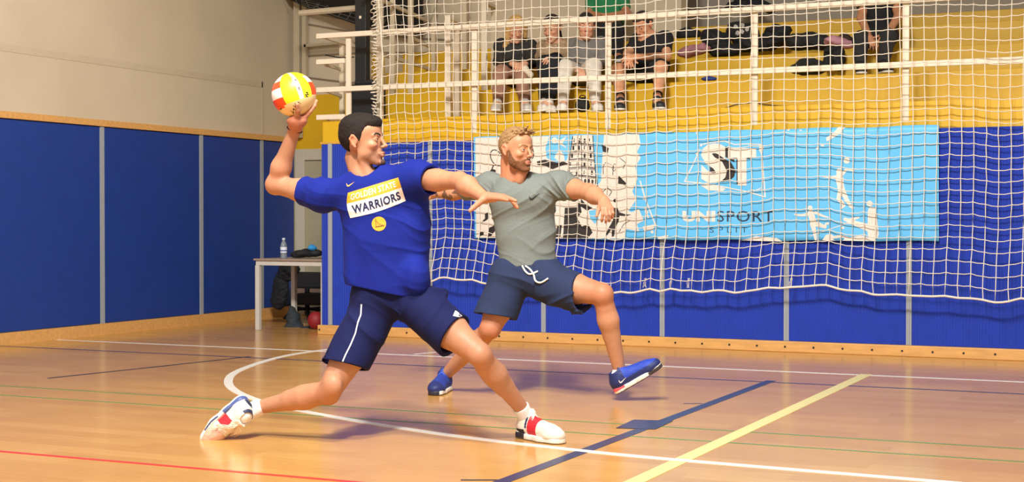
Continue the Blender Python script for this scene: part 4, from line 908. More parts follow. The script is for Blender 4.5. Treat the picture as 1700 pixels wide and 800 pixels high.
decal('white_chest_panel', bx_(0, 0, 1, .57), mat('print_white', 'EDE7E6', .6), sh1, chest, bv, .0016); decal('yellow_chest_panel', bx_(0, .57, 1, 1), mat('print_yellow', 'F0A92B', .6), sh1, chest, bv, .0016)
decal('yellow_panel_lettering', text_bm('GOLDEN STATE', .03, 1.1), mat('print_cream', 'FBE6C4', .6), sh1, lambda u, v: chest(.06 + .86 * u, .66 + .25 * v), bv, .0028)
decal('navy_lettering', text_bm('WARRIORS', .034, 1.12), mat('print_navy', '1B2250', .6), sh1, lambda u, v: chest(.07 + .87 * u, .13 + .33 * v), bv, .0028)
decal('round_yellow_emblem', poly_mesh([circ(0, 0, 1, 1, 24)], .3), mat('print_yellow', 'F0A92B'), sh1, lambda u, v: (629 + 12 * u, 371.5 + 12 * v), bv, .0018)
em = ln([(-.5, -.75), (-.45, .5)], .09) + ln([(-.55, .52), (.8, .30)], .13) + ln([(-.5, -.5), (.1, .1), (.8, .28)], .05) + ln([(-.3, -.2), (-.28, .5)], .04) + ln([(0, .05), (0, .45)], .04) + ln([(.3, .15), (.3, .4)], .04)
decal('emblem_bridge', poly_mesh([[(a, b) for a, b in q] for q in em], .3), mat('print_brown', '6A4A22', .6), sh1, lambda u, v: (629 + 11 * u, 371 + 11 * v), bv, .0030)
def swoosh(cx_, cy_, L, rot=0, flip=1):
    c = [(-.5, .02), (-.47, -.16), (-.36, .12), (-.26, .13), (.5, -.26), (-.22, .28), (-.42, .26)]
    return [(cx_ + L * (x * math.cos(rot) - y * math.sin(rot)), cy_ + L * (x * math.sin(rot) + y * math.cos(rot))) for x, y in c]
decal('chest_mark', poly_mesh([swoosh(582, 305.5, 14, -.05)], 3), mat('print_gold', 'F5B860', .6), sh1, lambda u, v: (u, v), bv, .002)
decal('hem_mark', text_bm('DRI-FIT', .02), mat('print_white', 'EDE7E6'), sh1, lambda u, v: (580 + 13 * u, 497.5 - 2.5 * u - 3.5 * v), bv, .002)
S = Sdf()     # collar rib
for i in range(28):
    a_ = 2 * math.pi * i / 28; b_ = a_ + 2 * math.pi / 28; f_ = lambda t: P(610, 293, 6.86) + RT * .073 * math.cos(t) + FW * .074 * math.sin(t) - UP * (.006 - .020 * math.cos(t) - .022 * math.sin(t))
    S.cone(f_(a_), f_(b_), .0075, .0075, .002)
S.obj('collar', mat('collar_navy', '182A86', .75), .0025, sh1)
# shorts
S1 = Sdf(); S1.cone(P(622, 488, 6.89), P(690, 482, 6.87), .112, .112, .05, FW, 1.15)
hR = lerp(J['rh'], J['rk'], .68); hL = lerp(J['lh'], J['lk'], .60)
S1.cone(J['rh'], lerp(J['rh'], J['rk'], .8) + img(.010, 0, 0), .106, .112, .05); S1.cone(J['lh'], lerp(J['lh'], J['lk'], .75) + img(0, -.01, 0), .105, .108, .05)
S1.cone(P(730, 486, 6.86), P(715, 500, 6.86), .03, .045, .04)
S1.cone(lerp(hR, J['rh'], .15), lerp(J['rh'], J['rk'], 1.0), .096, .098, .004, sub=True); S1.cone(lerp(hL, J['lh'], .15) + img(0, -.008, 0), J['lk'] + img(0, -.008, 0), .088, .090, .004, sub=True)
def s1post(p, d):
    nR = unit(unit(J['rk'] - J['rh']) + img(.28, 0, 0)); nL = unit(unit(J['lk'] - J['lh']) + img(.05, .08, 0)); c = P(664, 540, 6.87); mR = ((p - c) @ RT) < 0
    d = np.where(mR, smax(d, (p - hR) @ nR, .004), smax(d, (p - hL) @ nL, .004)); d = smax(d, (p - P(650, 466, 6.88)) @ unit(img(.14, 1, 0)), .004)
    mr = mR.astype(float)
    d = d - .007 * mr * folds(p, img(.55, .8, .2), 22, 3) * np.clip(((p - hR) @ -nR) / .12, 0.25, 1) - .008 * (1 - mr) * folds(p, img(-.8, .55, .25), 26, 5) * np.clip(((p - hL) @ -nL) / .10, .25, 1)
    return d - .004 * wob(p, 14, 3)
S1.post = s1post
so1 = S1.obj('shorts', mat('navy_shorts', '131949', .85, spec=.25, noise=.06, bump=.12, bscale=400), .004, p1); bs = bvh_of(so1)
decal('side_piping', poly_mesh(ln([(600, 505), (599, 522), (594, 535), (590, 553), (582, 572), (573, 590), (568, 602)], 2.2), 6), mat('print_white', 'EDE7E6'), so1, lambda u, v: (u, v), bs, .002)
decal('thigh_mark', poly_mesh([[(752, 524), (756, 515), (762, 519), (764, 527)], [(763, 521), (767, 524), (770, 530), (766, 528)]], 5), mat('print_white', 'EDE7E6'), so1, lambda u, v: (u, v), bs, .002)
# socks and shoes
fl1 = Frame(np.array([J['la'][0], J['la'][1], 0]) - unit([*(RT * .62 - FW * .78)[:2], 0]) * .058, [*(RT * .62 - FW * .78)[:2], 0], [0, 0, 1])
cream = 'E9DCCB'; redc = 'C8202E'; nvy = '2A3050'
up1 = colz(cream, [(lambda x, y, z: (x > .105) & (x < .165) & (z < .120 - .0 * x) & ((y > -.05)) & (z > .018), redc), (lambda x, y, z: (x < .085) & (z < .045), '22232A'), (lambda x, y, z: (x < .04) & (z > .085), nvy), (lambda x, y, z: (z > .104) & (x > .085), cream), (lambda x, y, z: (np.abs(x - .095) < .006) & (z > .05) & (z < .1), nvy)])
so_w = colz('EFE7DC', [(lambda x, y, z: (x < .09) & (z < .03), '26262C'), (lambda x, y, z: z < .004, '6B6258')])
shoe(p1, fl1, up1, so_w, 'EADFD2', 1.05)
tg = Sdf().ell(fl1.w(.106, .0, .118), (.008, .018, .020), fl1.A, .01)
tg.obj('shoe_tongue', mat('tongue_white', 'EDE3DA', .7), .003, p1)
sock(p1, fl1.w(.064, 0, .09), lerp(J['la'], J['lk'], .13), .036, .040)
toe_g = fl(333, 728); fdir = img(-.70, -.68, .10); fup = img(.46, -.50, .62)
fr2 = Frame(np.zeros(3), fdir, fup); tip = fr2.w(.292, 0, .012); fr2 = Frame(toe_g - (fr2.w(.285, 0, .0) - fr2.O), fdir, fup)
up2 = colz(cream, [(lambda x, y, z: (x > .115) & (x < .165) & (z > .026) & (z < .088), redc), (lambda x, y, z: (x < .012) | ((z > .096) & (x < .05)), nvy), (lambda x, y, z: (x > .19), 'D9AE96')])
so_2 = colz('EFE7DC', [(lambda x, y, z: (x < .12) & (z > .012) & (z < .034), '4A5A92'), (lambda x, y, z: (x > .15) & (x < .24) & (z > .014) & (z < .024), '2E3560')])
shp, B2 = shoe(p1, fr2, up2, so_2, 'EBCFB6', 1.0, 0.18, lace_loop=True)
sock(p1, fr2.w(.064, 0, .085), lerp(J['ra'], J['rk'], .05), .036, .041)

# ---------------------------------------------------------------- ball in the raised hand
def ball(loc, R, A, name, label):
    me = bpy.data.meshes.new(name); bm = bmesh.new(); bmesh.ops.create_icosphere(bm, subdivisions=7, radius=1); bm.to_mesh(me); bm.free()
    n = len(me.vertices); V = np.zeros(n * 3); me.vertices.foreach_get('co', V); V = V.reshape(-1, 3)      # local: x right, y up, z to viewer when held
    q = V.copy(); C = np.tile(np.array(lin('F4E6D2')), (n, 1)); dep = np.zeros(n)
    c1, s1_ = math.cos(-.35), math.sin(-.35); u = q[:, 0] * c1 - q[:, 1] * s1_; v = q[:, 0] * s1_ + q[:, 1] * c1; t = q[:, 2]
    yel = lin('F7DF1E'); org = lin('F0491C'); wht = lin('F2E8DE'); crm = lin('F6D59A')
    lonu = np.arctan2(u, t); latv = np.arcsin(np.clip(v, -1, 1))
    band = (v > -.42) & (lonu > -.42) & (lonu < 1.02); C[band] = yel
    C[band & (lonu > .30) & (lonu < .52)] = wht
    side = (lonu <= -.42); w_ = q @ unit([-.25, .97, 0])
    for lo, hi, col in ((-1, -.56, crm), (-.56, -.10, org), (-.10, .34, wht), (.34, .66, org), (.66, 1, wht)): C[side & (w_ > lo) & (w_ <= hi)] = col
    low = (v <= -.42) & (lonu > -.6); C[low] = crm
    r2 = lonu >= 1.02; 
    for lo, hi, col in ((-1, -.35, crm), (-.35, .25, org), (.25, .6, wht), (.6, 1, yel)): C[r2 & (v > lo) & (v <= hi)] = col
    back = t < -.3; C[back & (np.abs(u) < .33)] = yel; C[back & (np.abs(u) >= .33) & (np.abs(u) < .7)] = org
    for cu, cv, a, b, th in ((.36, .42, .10, .045, 1.2), (.40, .05, .09, .035, 1.5), (.20, .62, .08, .03, .3), (.05, -.58, .17, .03, .1), (-.12, -.76, .20, .035, 0), (.62, -.30, .12, .045, .9), (-.72, -.48, .05, .03, 0)):
        du, dv = u - cu, v - cv; a1 = du * math.cos(th) + dv * math.sin(th); a2 = -du * math.sin(th) + dv * math.cos(th); a2 = a2 + .35 * a * np.sin(a1 / a * 7)
        C[(np.abs(a1) < a) & (np.abs(a2) < b) & (t > 0)] = lin('1E1C1A')
    me.vertices.foreach_set('co', (V @ np.array(A) * R).ravel())
    at_ = me.color_attributes.new('col', 'FLOAT_COLOR', 'POINT'); at_.data.foreach_set('color', np.concatenate([C, np.ones((n, 1))], 1).astype(np.float32).ravel())
    me.polygons.foreach_set('use_smooth', [True] * len(me.polygons)); me.materials.append(mat('ball_panels', 'FFFFFF', .38, attr='col', bump=.15, bscale=120, spec=.5))
    o = bpy.data.objects.new(name, me); COL.objects.link(o); o.location = tuple(loc); return tag(o, label, 'ball')
ball(BALL, BR, np.stack([RT, UP, -FW]), 'handball', 'yellow, orange and white ball held up in the raised hand of the blue-shirted person')

# ---------------------------------------------------------------- second player, grey shirt
j = dict(head=(857, 249, 8.42), nb=(853, 297, 8.50), rs=(812, 308, 8.58), re=(764, 318, 8.76), rw=(724, 321, 8.86), ls=(929, 308, 8.42), le=(978, 319, 8.20), lw=(1003, 334, 8.02),
         pel=(874, 450, 8.5), rh=(845, 468, 8.52), lh=(903, 468, 8.46), rk=(814, 545, 8.48), ra=(738, 624, 8.84), lk=(1000, 488, 8.25), la=(1030, 622, 8.37))
K = {k: P(*v) for k, v in j.items()}
p2 = empty('person', fl(880, 660) * [1, 1, 0], 'bearded person in grey t-shirt and dark blue shorts sidestepping in front of the net', 'person')
hd2 = Head(K['head'], img(.72, -.03, .69), img(.03, 1, .05), 1.08)
B2_ = Sdf(); hd2.build(B2_, open_=.0042)
B2_.cone(K['nb'] - UP * .03, P(850, 268, 8.49), .074, .066, .03); B2_.cone(P(862, 300, 8.42), P(868, 280, 8.40), .03, .03, .03)
B2_.cone(P(850, 312, 8.52), K['rs'], .06, .06, .04); B2_.cone(P(858, 312, 8.5), K['ls'], .06, .06, .04)
B2_.cone(P(868, 345, 8.5), P(873, 445, 8.5), .150, .145, .015, FW, 1.5)
limb(B2_, K['rs'], K['re'], (.058, .048, .042), .04, .5); limb(B2_, K['re'], K['rw'], (.042, .045, .027), .02, .3)
limb(B2_, K['ls'], K['le'], (.062, .052, .045), .03, .5); B2_.ell(K['le'], (.043, .042, .040), None, .02); limb(B2_, K['le'], K['lw'], (.044, .045, .030), .02, .35)
for h_, k2, a_ in (('rh', 'rk', 'ra'), ('lh', 'lk', 'la')):
    limb(B2_, K[h_], K[k2], (.098, .086, .060), .04, .5); B2_.ell(K[k2] + img(0, 0, .012), (.055, .052, .056), None, .02); limb(B2_, K[k2], K[a_], (.050, .056, .032), .02, .32); B2_.cone(lerp(K[k2], K[a_], .15) + FW * .02, lerp(K[k2], K[a_], .5) + FW * .012, .044, .036, .03)
hand(B2_, K['lw'], img(.15, -.50, .85), img(.1, .8, .55), img(-1, -.1, .1), curls=(.85, .9, .95, 1.0), spread=.07, sz=.92, thumb=(.45, .85, -.45), tc=.1)
ball2c = P(687, 322, 8.93); 
pm = K['rw'];B2_.ell(P(716, 319, 8.88), (.035, .022, .042), np.stack([RT, FW, UP]), .02)
for i, (a0, a1) in enumerate(((.55, .5), (.3, .15), (.05, -.15), (-.2, -.45))):
    pts = [on_ball(ball2c, .103, (1, a0 * .6, .05), .014), on_ball(ball2c, .103, (.88, a0, .42), .010), on_ball(ball2c, .103, (.66, a1 + .1, .72), .009), on_ball(ball2c, .103, (.42, a1 + .1, .90), .008)]
    if i < 2: pts = [on_ball(ball2c, .103, (1, a0 * .6, -.05), .014), on_ball(ball2c, .103, (.88, a0 + .2, -.42), .010), on_ball(ball2c, .103, (.66, a1 + .3, -.72), .009), on_ball(ball2c, .103, (.42, a1 + .3, -.90), .008)]
    for q in range(3): B2_.cone(pts[q], pts[q + 1], (.013, .0105, .0095)[q], (.0105, .0095, .008)[q], .008)
B2_.cone(K['rw'], on_ball(ball2c, .103, (.8, .75, .0), .012), .022, .012, .01)
sp2 = [(K['lk'], .09, 'BC6A4A', .5), (K['rk'], .08, 'BC6044', .6), (K['le'], .05, 'D88A64', .3), (K['lw'] + img(.02, -.06, .04), .06, 'CC8266', .5), (P(858, 292, 8.42), .08, 'C4704C', .35), (P(835, 280, 8.45), .07, 'D0784F', .3)]
tf2 = tinted('C18A69', sp2)
def body2(V):
    C = tf2(V); q = hd2.loc(V); near = (np.linalg.norm(q, axis=1) < .17); C[near] = hd2.skin(V[near], C[near], ('8A5A3A', .6), 1.2)
    ax = unit(K['rw'] - K['re']); t = (V - K['re']) @ ax / np.linalg.norm(K['rw'] - K['re']); rad = np.linalg.norm(V - K['re'] - np.outer((V - K['re']) @ ax, ax), axis=1)
    m = (t > -.1) & (t < .93) & (rad < .07) & (wob(V, 55, 2) + .5 * wob(V, 130, 5) > .05); C[m] = C[m] * .25 + np.array(lin('3A3230')) * .55
    return C
B2_.obj('body', skin_mat(), .0034, p2, body2)
hd2.extras(p2, img(.80, -.02, .55), '5B7C92', '8A6238', .0036, .0)
hair_blond(hd2, p2); beard_on(hd2, p2)
# t-shirt
T2 = Sdf(); T2.cone(P(868, 338, 8.5), P(872, 385, 8.5), .186, .166, .04, FW, 1.45); T2.cone(P(872, 385, 8.5), P(877, 450, 8.5), .162, .168, .04, FW, 1.4)
T2.cone(P(848, 316, 8.52), K['rs'], .070, .074, .05); T2.cone(P(862, 315, 8.49), K['ls'] + UP * .0, .072, .080, .05)
T2.cone(K['rs'], lerp(K['rs'], K['re'], 1.0), .074, .058, .04); T2.cone(K['ls'], lerp(K['ls'], K['le'], .8), .080, .064, .04)
T2.cone(P(845, 330, 8.46), P(885, 330, 8.44), .10, .10, .06)
T2.cone(P(862, 306, 8.44), P(852, 262, 8.49), .060, .078, .012, sub=True)
T2.cone(lerp(K['ls'], K['le'], .42), lerp(K['ls'], K['le'], .9), .052, .050, .004, sub=True)
def t2post(p, d):
    d = smax(d, (P(870, 441, 8.5) - p) @ UP + .010 * np.sin(((p - K['pel']) @ RT) * 9), .005)
    sl_ = unit(K['le'] - K['ls']); sr_ = unit(K['re'] - K['rs'])
    d = np.where(((p - K['ls']) @ RT) > 0, smax(d, (p - lerp(K['ls'], K['le'], .52)) @ sl_, .004), d); d = np.where(((p - K['rs']) @ RT) < 0, smax(d, (p - lerp(K['rs'], K['re'], .86)) @ sr_, .004), d)
    q = p - P(872, 385, 8.5); z = q @ UP; lowm = np.clip((-.02 - z) / .1, 0, 1)
    d = d - .0075 * lowm * folds(p, img(.12, 1, .3), 48, 1) - .0060 * np.clip(1 - lowm, 0, 1) * folds(p, img(-.62, .75, .2), 24, 6)
    ms = np.clip(1.4 - np.linalg.norm(p - K['ls'], axis=-1) / .16, 0, 1) + np.clip(1.4 - np.linalg.norm(p - K['rs'], axis=-1) / .14, 0, 1)
    return d - .0065 * ms * folds(p, img(.8, .6, .2), 40, 3) - .003 * wob(p, 11, 4)
T2.post = t2post
sh2 = T2.obj('t_shirt', mat('grey_shirt', '747B76', .75, spec=.3, noise=.10, nscale=60, stretch=(1, 1, 6), bump=.1, bscale=300), .004, p2); b2 = bvh_of(sh2)
decal('chest_mark', poly_mesh([swoosh(888, 326, 20, -.12)], 4), mat('print_black', '23252B', .6), sh2, lambda u, v: (u, v), b2, .002)
S = Sdf()
for i in range(28):
    a_ = 2 * math.pi * i / 28; b_ = a_ + 2 * math.pi / 28; f_ = lambda t: P(855, 296, 8.48) + RT * .076 * math.cos(t) + FW * .076 * math.sin(t) - UP * (.012 + .012 * math.cos(t) - .040 * math.sin(t))
    S.cone(f_(a_), f_(b_), .006, .006, .002)
S.obj('collar', mat('collar_grey', '7F8886', .7), .0025, sh2)
# shorts
S2 = Sdf(); S2.cone(P(852, 452, 8.5), P(898, 452, 8.47), .118, .118, .05, FW, 1.1); hR2 = lerp(K['rh'], K['rk'], .74); hL2 = lerp(K['lh'], K['lk'], .66)
S2.cone(K['rh'], lerp(K['rh'], K['rk'], .95) + img(-.0, 0, 0), .124, .122, .05); S2.cone(K['lh'], lerp(K['lh'], K['lk'], .85) + img(-.02, -.03, 0), .118, .112, .05)
S2.cone(lerp(hR2, K['rh'], .3), lerp(K['rh'], K['rk'], 1.1), .104, .112, .004, sub=True); S2.cone(lerp(hL2, K['lh'], .3) - UP * .015, K['lk'] - UP * .04, .094, .102, .004, sub=True)
def s2post(p, d):
    nR = unit(unit(K['rk'] - K['rh']) * .6 + img(0, -.7, .05)); nL = unit(unit(K['lk'] - K['lh']) + img(0, .30, 0)); mR = ((p - P(886, 500, 8.5)) @ RT) < 0
    d = np.where(mR, smax(d, (p - hR2) @ nR, .004), smax(d, (p - hL2) @ nL, .004)); d = smax(d, (p - P(870, 430, 8.5)) @ UP, .004)
    d = d - .007 * mR * folds(p, img(.35, .9, .2), 18, 7) - .008 * (~mR) * folds(p, img(-.25, 1, .3), 24, 2); return d - .004 * wob(p, 13, 5)
S2.post = s2post
so2 = S2.obj('shorts', mat('slate_blue_shorts', '2A3554', .85, spec=.25, noise=.07, bump=.2, bscale=350), .004, p2); bs2 = bvh_of(so2)
m = MB(); dp = lambda q, o=.008: (lambda r, h: np.array(h[0]) - r * o if h[0] else CAM + r * 8.3)(unit(ray(*q)), bs2.ray_cast(Vector(CAM), Vector(unit(ray(*q)))))
for path in ([(867, 441), (872, 450), (880, 455), (893, 450)], [(872, 441), (880, 447), (886, 456), (889, 466), (898, 469), (910, 462)]): m.tube(smooth_path([dp(q) for q in path], 5), .0052, 8)
m.build('drawstring', mat('drawstring_white', 'F0EEE8', .7), so2, smooth=True)
# shoes
bl = '1E3C9A'; dk = '1B2A66'
dR = unit([*(RT * -.22 - FW * .97)[:2], 0]); fA = Frame(np.array([K['ra'][0], K['ra'][1], 0]) - dR * .062, dR, [0, 0, 1])
upb = colz(bl, [(lambda x, y, z: (z > .06) & (x < .10), dk), (lambda x, y, z: (x > .245), dk)])
sob = colz('EFE9E0', [(lambda x, y, z: (z < .005) | ((x > .262) & (np.abs(y) < .034)), '2A2830')])
shoe(p2, fA, upb, sob, '3A5AC8', 1.07, h=.0032)
sock(p2, fA.w(.066, 0, .09), lerp(K['ra'], K['rk'], .03) + UP * .0, .036, .040, 'EDEAE6')
fd = img(.81, .52, .25); fu = img(-.54, .84, .08); hb_ = P(1025, 653, 8.37); fB = Frame(hb_ - unit(fd) * .01, fd, fu)
upc = colz(dk, [(lambda x, y, z: (x > .10) & (z > .055), '2444B4')]); soc = colz('EFE6DC', [(lambda x, y, z: (x < .075) & (z > .017), 'E0505A'), (lambda x, y, z: (z < .006) | ((x > .22) & (z < .02)), '3A3434')])
sB, BB = shoe(p2, fB, upc, soc, '2E50C8', 1.06, h=.0032)
bsh = bvh_of(sB)
decal('side_mark', poly_mesh([swoosh(1034, 631, 14, -.25)], 3), mat('print_white', 'EDE7E6'), sB, lambda u, v: (u, v), bsh, .002)
sock(p2, fB.w(.068, 0, .085), lerp(K['la'], K['lk'], .035), .038, .042, 'EDEAE6')
ball(ball2c, .103, np.stack([RT, UP, -FW]) @ np.eye(3), 'handball', 'yellow ball mostly hidden behind the blue shirt, gripped by the bearded person')
# ================================================================ spectators on the stand
def face_c(h, tone):
    tf_ = tinted(tone, [])
    def f(V):
        C = tf_(V); q = h.loc(V); near = np.linalg.norm(q, axis=1) < .16; C[near] = h.skin(V[near], C[near]); return C
    return f
def spectator(px, label, tone, top, bottom, shoec, hairc, facing, up=(0, 0, 1), sc=1.0, hair='short', sleeve='long', leg='long', sockc=None, Ys=None, hands='rest', noise=0, group=None):
    """px: pixel places of the joints; each is set back in depth on the rows of the stand"""
    Yd = dict(head=12.12, nb=12.2, rs=12.25, ls=12.25, re=12.1, le=12.1, rw=11.9, lw=11.9, hip=12.28, rk=11.82, lk=11.82, ra=11.52, la=11.52)
    if Ys: Yd = {k: v + Ys for k, v in Yd.items()}
    Q = {k: onY(v[0], v[1], v[2] if len(v) > 2 else Yd[k]) for k, v in px.items()}
    e = empty('person', (Q['hip'][0], Q['hip'][1], min(Q['ra'][2], Q['la'][2]) - .05), label, 'person', group)
    h = Head(Q['head'], facing, up, sc); S = Sdf(); h.build(S)
    S.cone(Q['nb'] - UP * .03, h.w(-.015, 0, -.055), .052, .050, .02)
    S.cone(Q['nb'] - UP * .09, Q['hip'], .13, .13, .05, FW, 1.4)
    for s_ in 'rl':
        S.cone(Q['nb'] - UP * .04, Q[s_ + 's'], .045, .05, .03); S.cone(Q[s_ + 's'], Q[s_ + 'e'], .046, .038, .03); S.cone(Q[s_ + 'e'], Q[s_ + 'w'], .038, .025, .02)
        S.cone(Q['hip'], Q[s_ + 'k'], .08, .054, .04); limb(S, Q[s_ + 'k'], Q[s_ + 'a'], (.052, .052, .032), .03, .3)
        d_ = unit(unit(Q[s_ + 'w'] - Q[s_ + 'e']) + img(.25 if s_ == 'r' else -.25, -.2, .1)); hand(S, Q[s_ + 'w'], d_, img(0, .6, .8), img(1 if s_ == 'r' else -1, .3, 0), curls=(.5, .6, .65, .7), sz=.88, spread=.05)
        S.cone(Q[s_ + 'a'], Q[s_ + 'a'] + img(0, -.03, .06), .030, .030, .02)
    S.obj('body', skin_mat(), .0065, e, face_c(h, tone))
    T = Sdf(); T.cone(Q['nb'] - UP * .11, Q['hip'] + UP * .02, .145, .150, .05, FW, 1.2)
    T.ell(lerp(Q['hip'], Q['nb'], .35), (.150, .12, .12), None, .05)
    for s_ in 'rl':
        T.cone(Q['nb'] - UP * .06, Q[s_ + 's'], .062, .066, .04); m_ = 1.0 if sleeve == 'long' else .5
        T.cone(Q[s_ + 's'], lerp(Q[s_ + 's'], Q[s_ + 'e'], m_), .066, .056, .03)
        if sleeve == 'long': T.cone(Q[s_ + 'e'], lerp(Q[s_ + 'e'], Q[s_ + 'w'], .85), .055, .040, .02)
    T.cone(Q['nb'] - UP * .0, Q['nb'] + UP * .2, .058, .060, .006, sub=True)
    T.post = lambda p, d: d - .006 * folds(p, img(.3, .9, .3), 30, 2) - .004 * wob(p, 20, 3)
    T.obj('sweater' if sleeve == 'long' else 't_shirt', mat('cloth_' + top + str(noise), top, .85, noise=noise or .06, nscale=30 if noise else 20, bump=.15, bscale=200), .007, e)
    U = Sdf(); U.ell(Q['hip'], (.15, .14, .11), None, .04)
    for s_ in 'rl':
        if leg == 'long':
            U.cone(Q['hip'] + (Q[s_ + 'k'] - Q['hip']) * .1, Q[s_ + 'k'], .098, .072, .04); U.cone(Q[s_ + 'k'], lerp(Q[s_ + 'k'], Q[s_ + 'a'], .86), .070, .050, .03)
        else: U.cone(Q['hip'] + (Q[s_ + 'k'] - Q['hip']) * .1, lerp(Q['hip'], Q[s_ + 'k'], .78), .098, .088, .04)
    U.post = lambda p, d: d - .006 * folds(p, img(.2, .9, .3), 26, 4) - .003 * wob(p, 20, 3)
    U.obj('trousers' if leg == 'long' else 'shorts', mat('cloth_' + bottom, bottom, .85, noise=.06, bump=.15, bscale=200), .007, e)
    for s_ in 'rl':
        a = Q[s_ + 'a']; fwd = unit([*img(-.12 if s_ == 'r' else .12, 0, 1)[:2], 0]); W = Sdf(); z0 = a[2] - .075; g_ = np.array([a[0], a[1], z0])
        W.ell(g_ + fwd * .10 + UP * .030, (.045, .045, .030), None, .02); W.cone(g_ + UP * .035 - fwd * .01, g_ + fwd * .11 + UP * .028, .036, .034, .03); W.cone(g_ + UP * .05, g_ + UP * .085, .036, .038, .02)
        W.post = lambda p, d, z0=z0: smax(d, z0 + .012 - p[..., 2], .004)
        o = W.obj('shoe', mat('shoe_' + shoec, shoec, .6), .005, e)
        W2 = Sdf(); W2.cone(g_ + UP * .01 - fwd * .01, g_ + fwd * .11 + UP * .01, .038, .046, .02); W2.post = lambda p, d, z0=z0: smax(smax(d, z0 - p[..., 2], .002), p[..., 2] - z0 - .018, .002)
        W2.obj('sole', mat('white_rubber', 'D9D4CC', .6), .005, o)
        if sockc: sock(e, a - UP * .02, lerp(a, Q[s_ + 'k'], .22), .036, .040, sockc)
    hm = mat('hair_' + hairc, hairc, .75, noise=.3, nscale=90, bump=.5, bscale=200, stretch=(1, 1, .3))
    def tuft(h_, S):
        if hair == 'long':
            for y in (-1, 1): h_.c(S, (.010, y * .070, .03), (.020, y * .082, -.16), .030, .026, .03); h_.c(S, (.020, y * .082, -.16), (.045, y * .075, -.27), .026, .016, .03)
            h_.c(S, (-.05, 0, 0), (-.06, 0, -.2), .07, .05, .04)
        if hair == 'tail': h_.e(S, (-.105, 0, .02), (.03, .03, .03), .02); h_.c(S, (-.11, 0, .02), (-.13, .0, -.12), .025, .014, .02)
    ln_ = ([-.3, .045, .060, .075, .12], [-.6, -.6, .03, .06, .06]) if hair == 'long' else (([-.3, -.10, -.05, -.02, .0, .03, .05, .12], [-.3, -.3, -.03, .0, .01, .05, .07, .07]) if hair == 'tail' else None)
    h.hair('hair', e, hm, top=.012, side=.006, line=ln_, tuft=tuft, h=.005)
    h.extras(e, facing, '3A2A20', hairc if hairc != 'C9A164' else '9A7444', .0036)
    return e, Q, h
spectator(dict(head=(857, 48), nb=(855, 72), rs=(832, 76), ls=(879, 76), re=(829, 102), le=(884, 102), rw=(851, 106, 11.85), lw=(872, 106, 11.85), hip=(856, 122), rk=(832, 122), lk=(866, 124), ra=(826, 172), la=(872, 172)),
          'person with long blonde hair and dark jacket looking down, seated leftmost on the stand', 'D9A585', '2B2A28', '9E7660', 'B9B4AC', 'C9A164', img(.15, -.45, .9), hair='long', noise=.5)
spectator(dict(head=(917, 47), nb=(921, 72), rs=(903, 80), ls=(938, 76), re=(898, 99), le=(939, 98), rw=(905, 101, 11.85), lw=(921, 96, 11.85), hip=(920, 122), rk=(905, 106), lk=(922, 102), ra=(903, 172), la=(912, 174)),
          'person in beige patterned sweater and black trousers with dark hair tied back, seated on stand', 'D6A282', 'A58C6C', '14171E', 'CFC8BE', '2A1F1A', img(-.45, -.35, .8), hair='tail', noise=.35)
spectator(dict(head=(973, 44), nb=(974, 68), rs=(952, 76), ls=(997, 74), re=(946, 100), le=(1001, 100), rw=(961, 116, 11.9), lw=(977, 116, 11.9), hip=(972, 124), rk=(938, 112), lk=(985, 110), ra=(935, 171), la=(989, 171)),
          'smiling person in grey sweater and white trousers seated on the stand, hands between knees', 'D9A283', '77746F', 'DAD2C4', 'D8D2CA', '241E1C', img(-.05, -.15, 1))
spectator(dict(head=(1068, 42), nb=(1082, 60), rs=(1058, 68), ls=(1105, 66), re=(1042, 90), le=(1107, 94), rw=(1040, 98, 11.8), lw=(1058, 94, 11.8), hip=(1082, 122), rk=(1026, 116), lk=(1097, 112), ra=(1030, 170), la=(1091, 168)),
          'person in black t-shirt and black shorts with dark socks bending over a phone, on stand', 'D49C78', '17171B', '15161A', '26262A', '2A221E', img(-.55, -.50, .65), sleeve='short', leg='short', sockc='1B1B1E')
spectator(dict(head=(1012, -28, 13.0), nb=(1010, -8, 13.1), rs=(985, 2, 13.1), ls=(1034, 0, 13.1), re=(978, 24, 13.0), le=(1040, 22, 13.0), rw=(1000, 26, 12.8), lw=(1018, 25, 12.8), hip=(1010, 40, 13.1), rk=(1002, 52, 12.7), lk=(1024, 52, 12.7), ra=(1006, 92, 12.5), la=(1026, 92, 12.5)),
          'person in green t-shirt and black trousers seated one row above the others', 'B9805C', '1F7A4A', '16181C', '1A1A1E', '1E1815', img(0, -.2, 1), sleeve='short')
spectator(dict(head=(1462, -36, 13.0), nb=(1460, -14, 13.1), rs=(1436, -4, 13.1), ls=(1484, -6, 13.1), re=(1430, 30, 12.9), le=(1492, 26, 12.9), rw=(1443, 62, 12.6), lw=(1472, 58, 12.6), hip=(1462, 62, 13.1), rk=(1430, 66, 12.6), lk=(1474, 62, 12.6), ra=(1428, 110, 12.3), la=(1466, 108, 12.3)),
          'person in black t-shirt and dark trousers seated at the right end of the stand', 'C98F6A', '191A1F', '2A2B2C', '1C1C1F', '241C18', img(-.2, -.3, .9), sleeve='short')
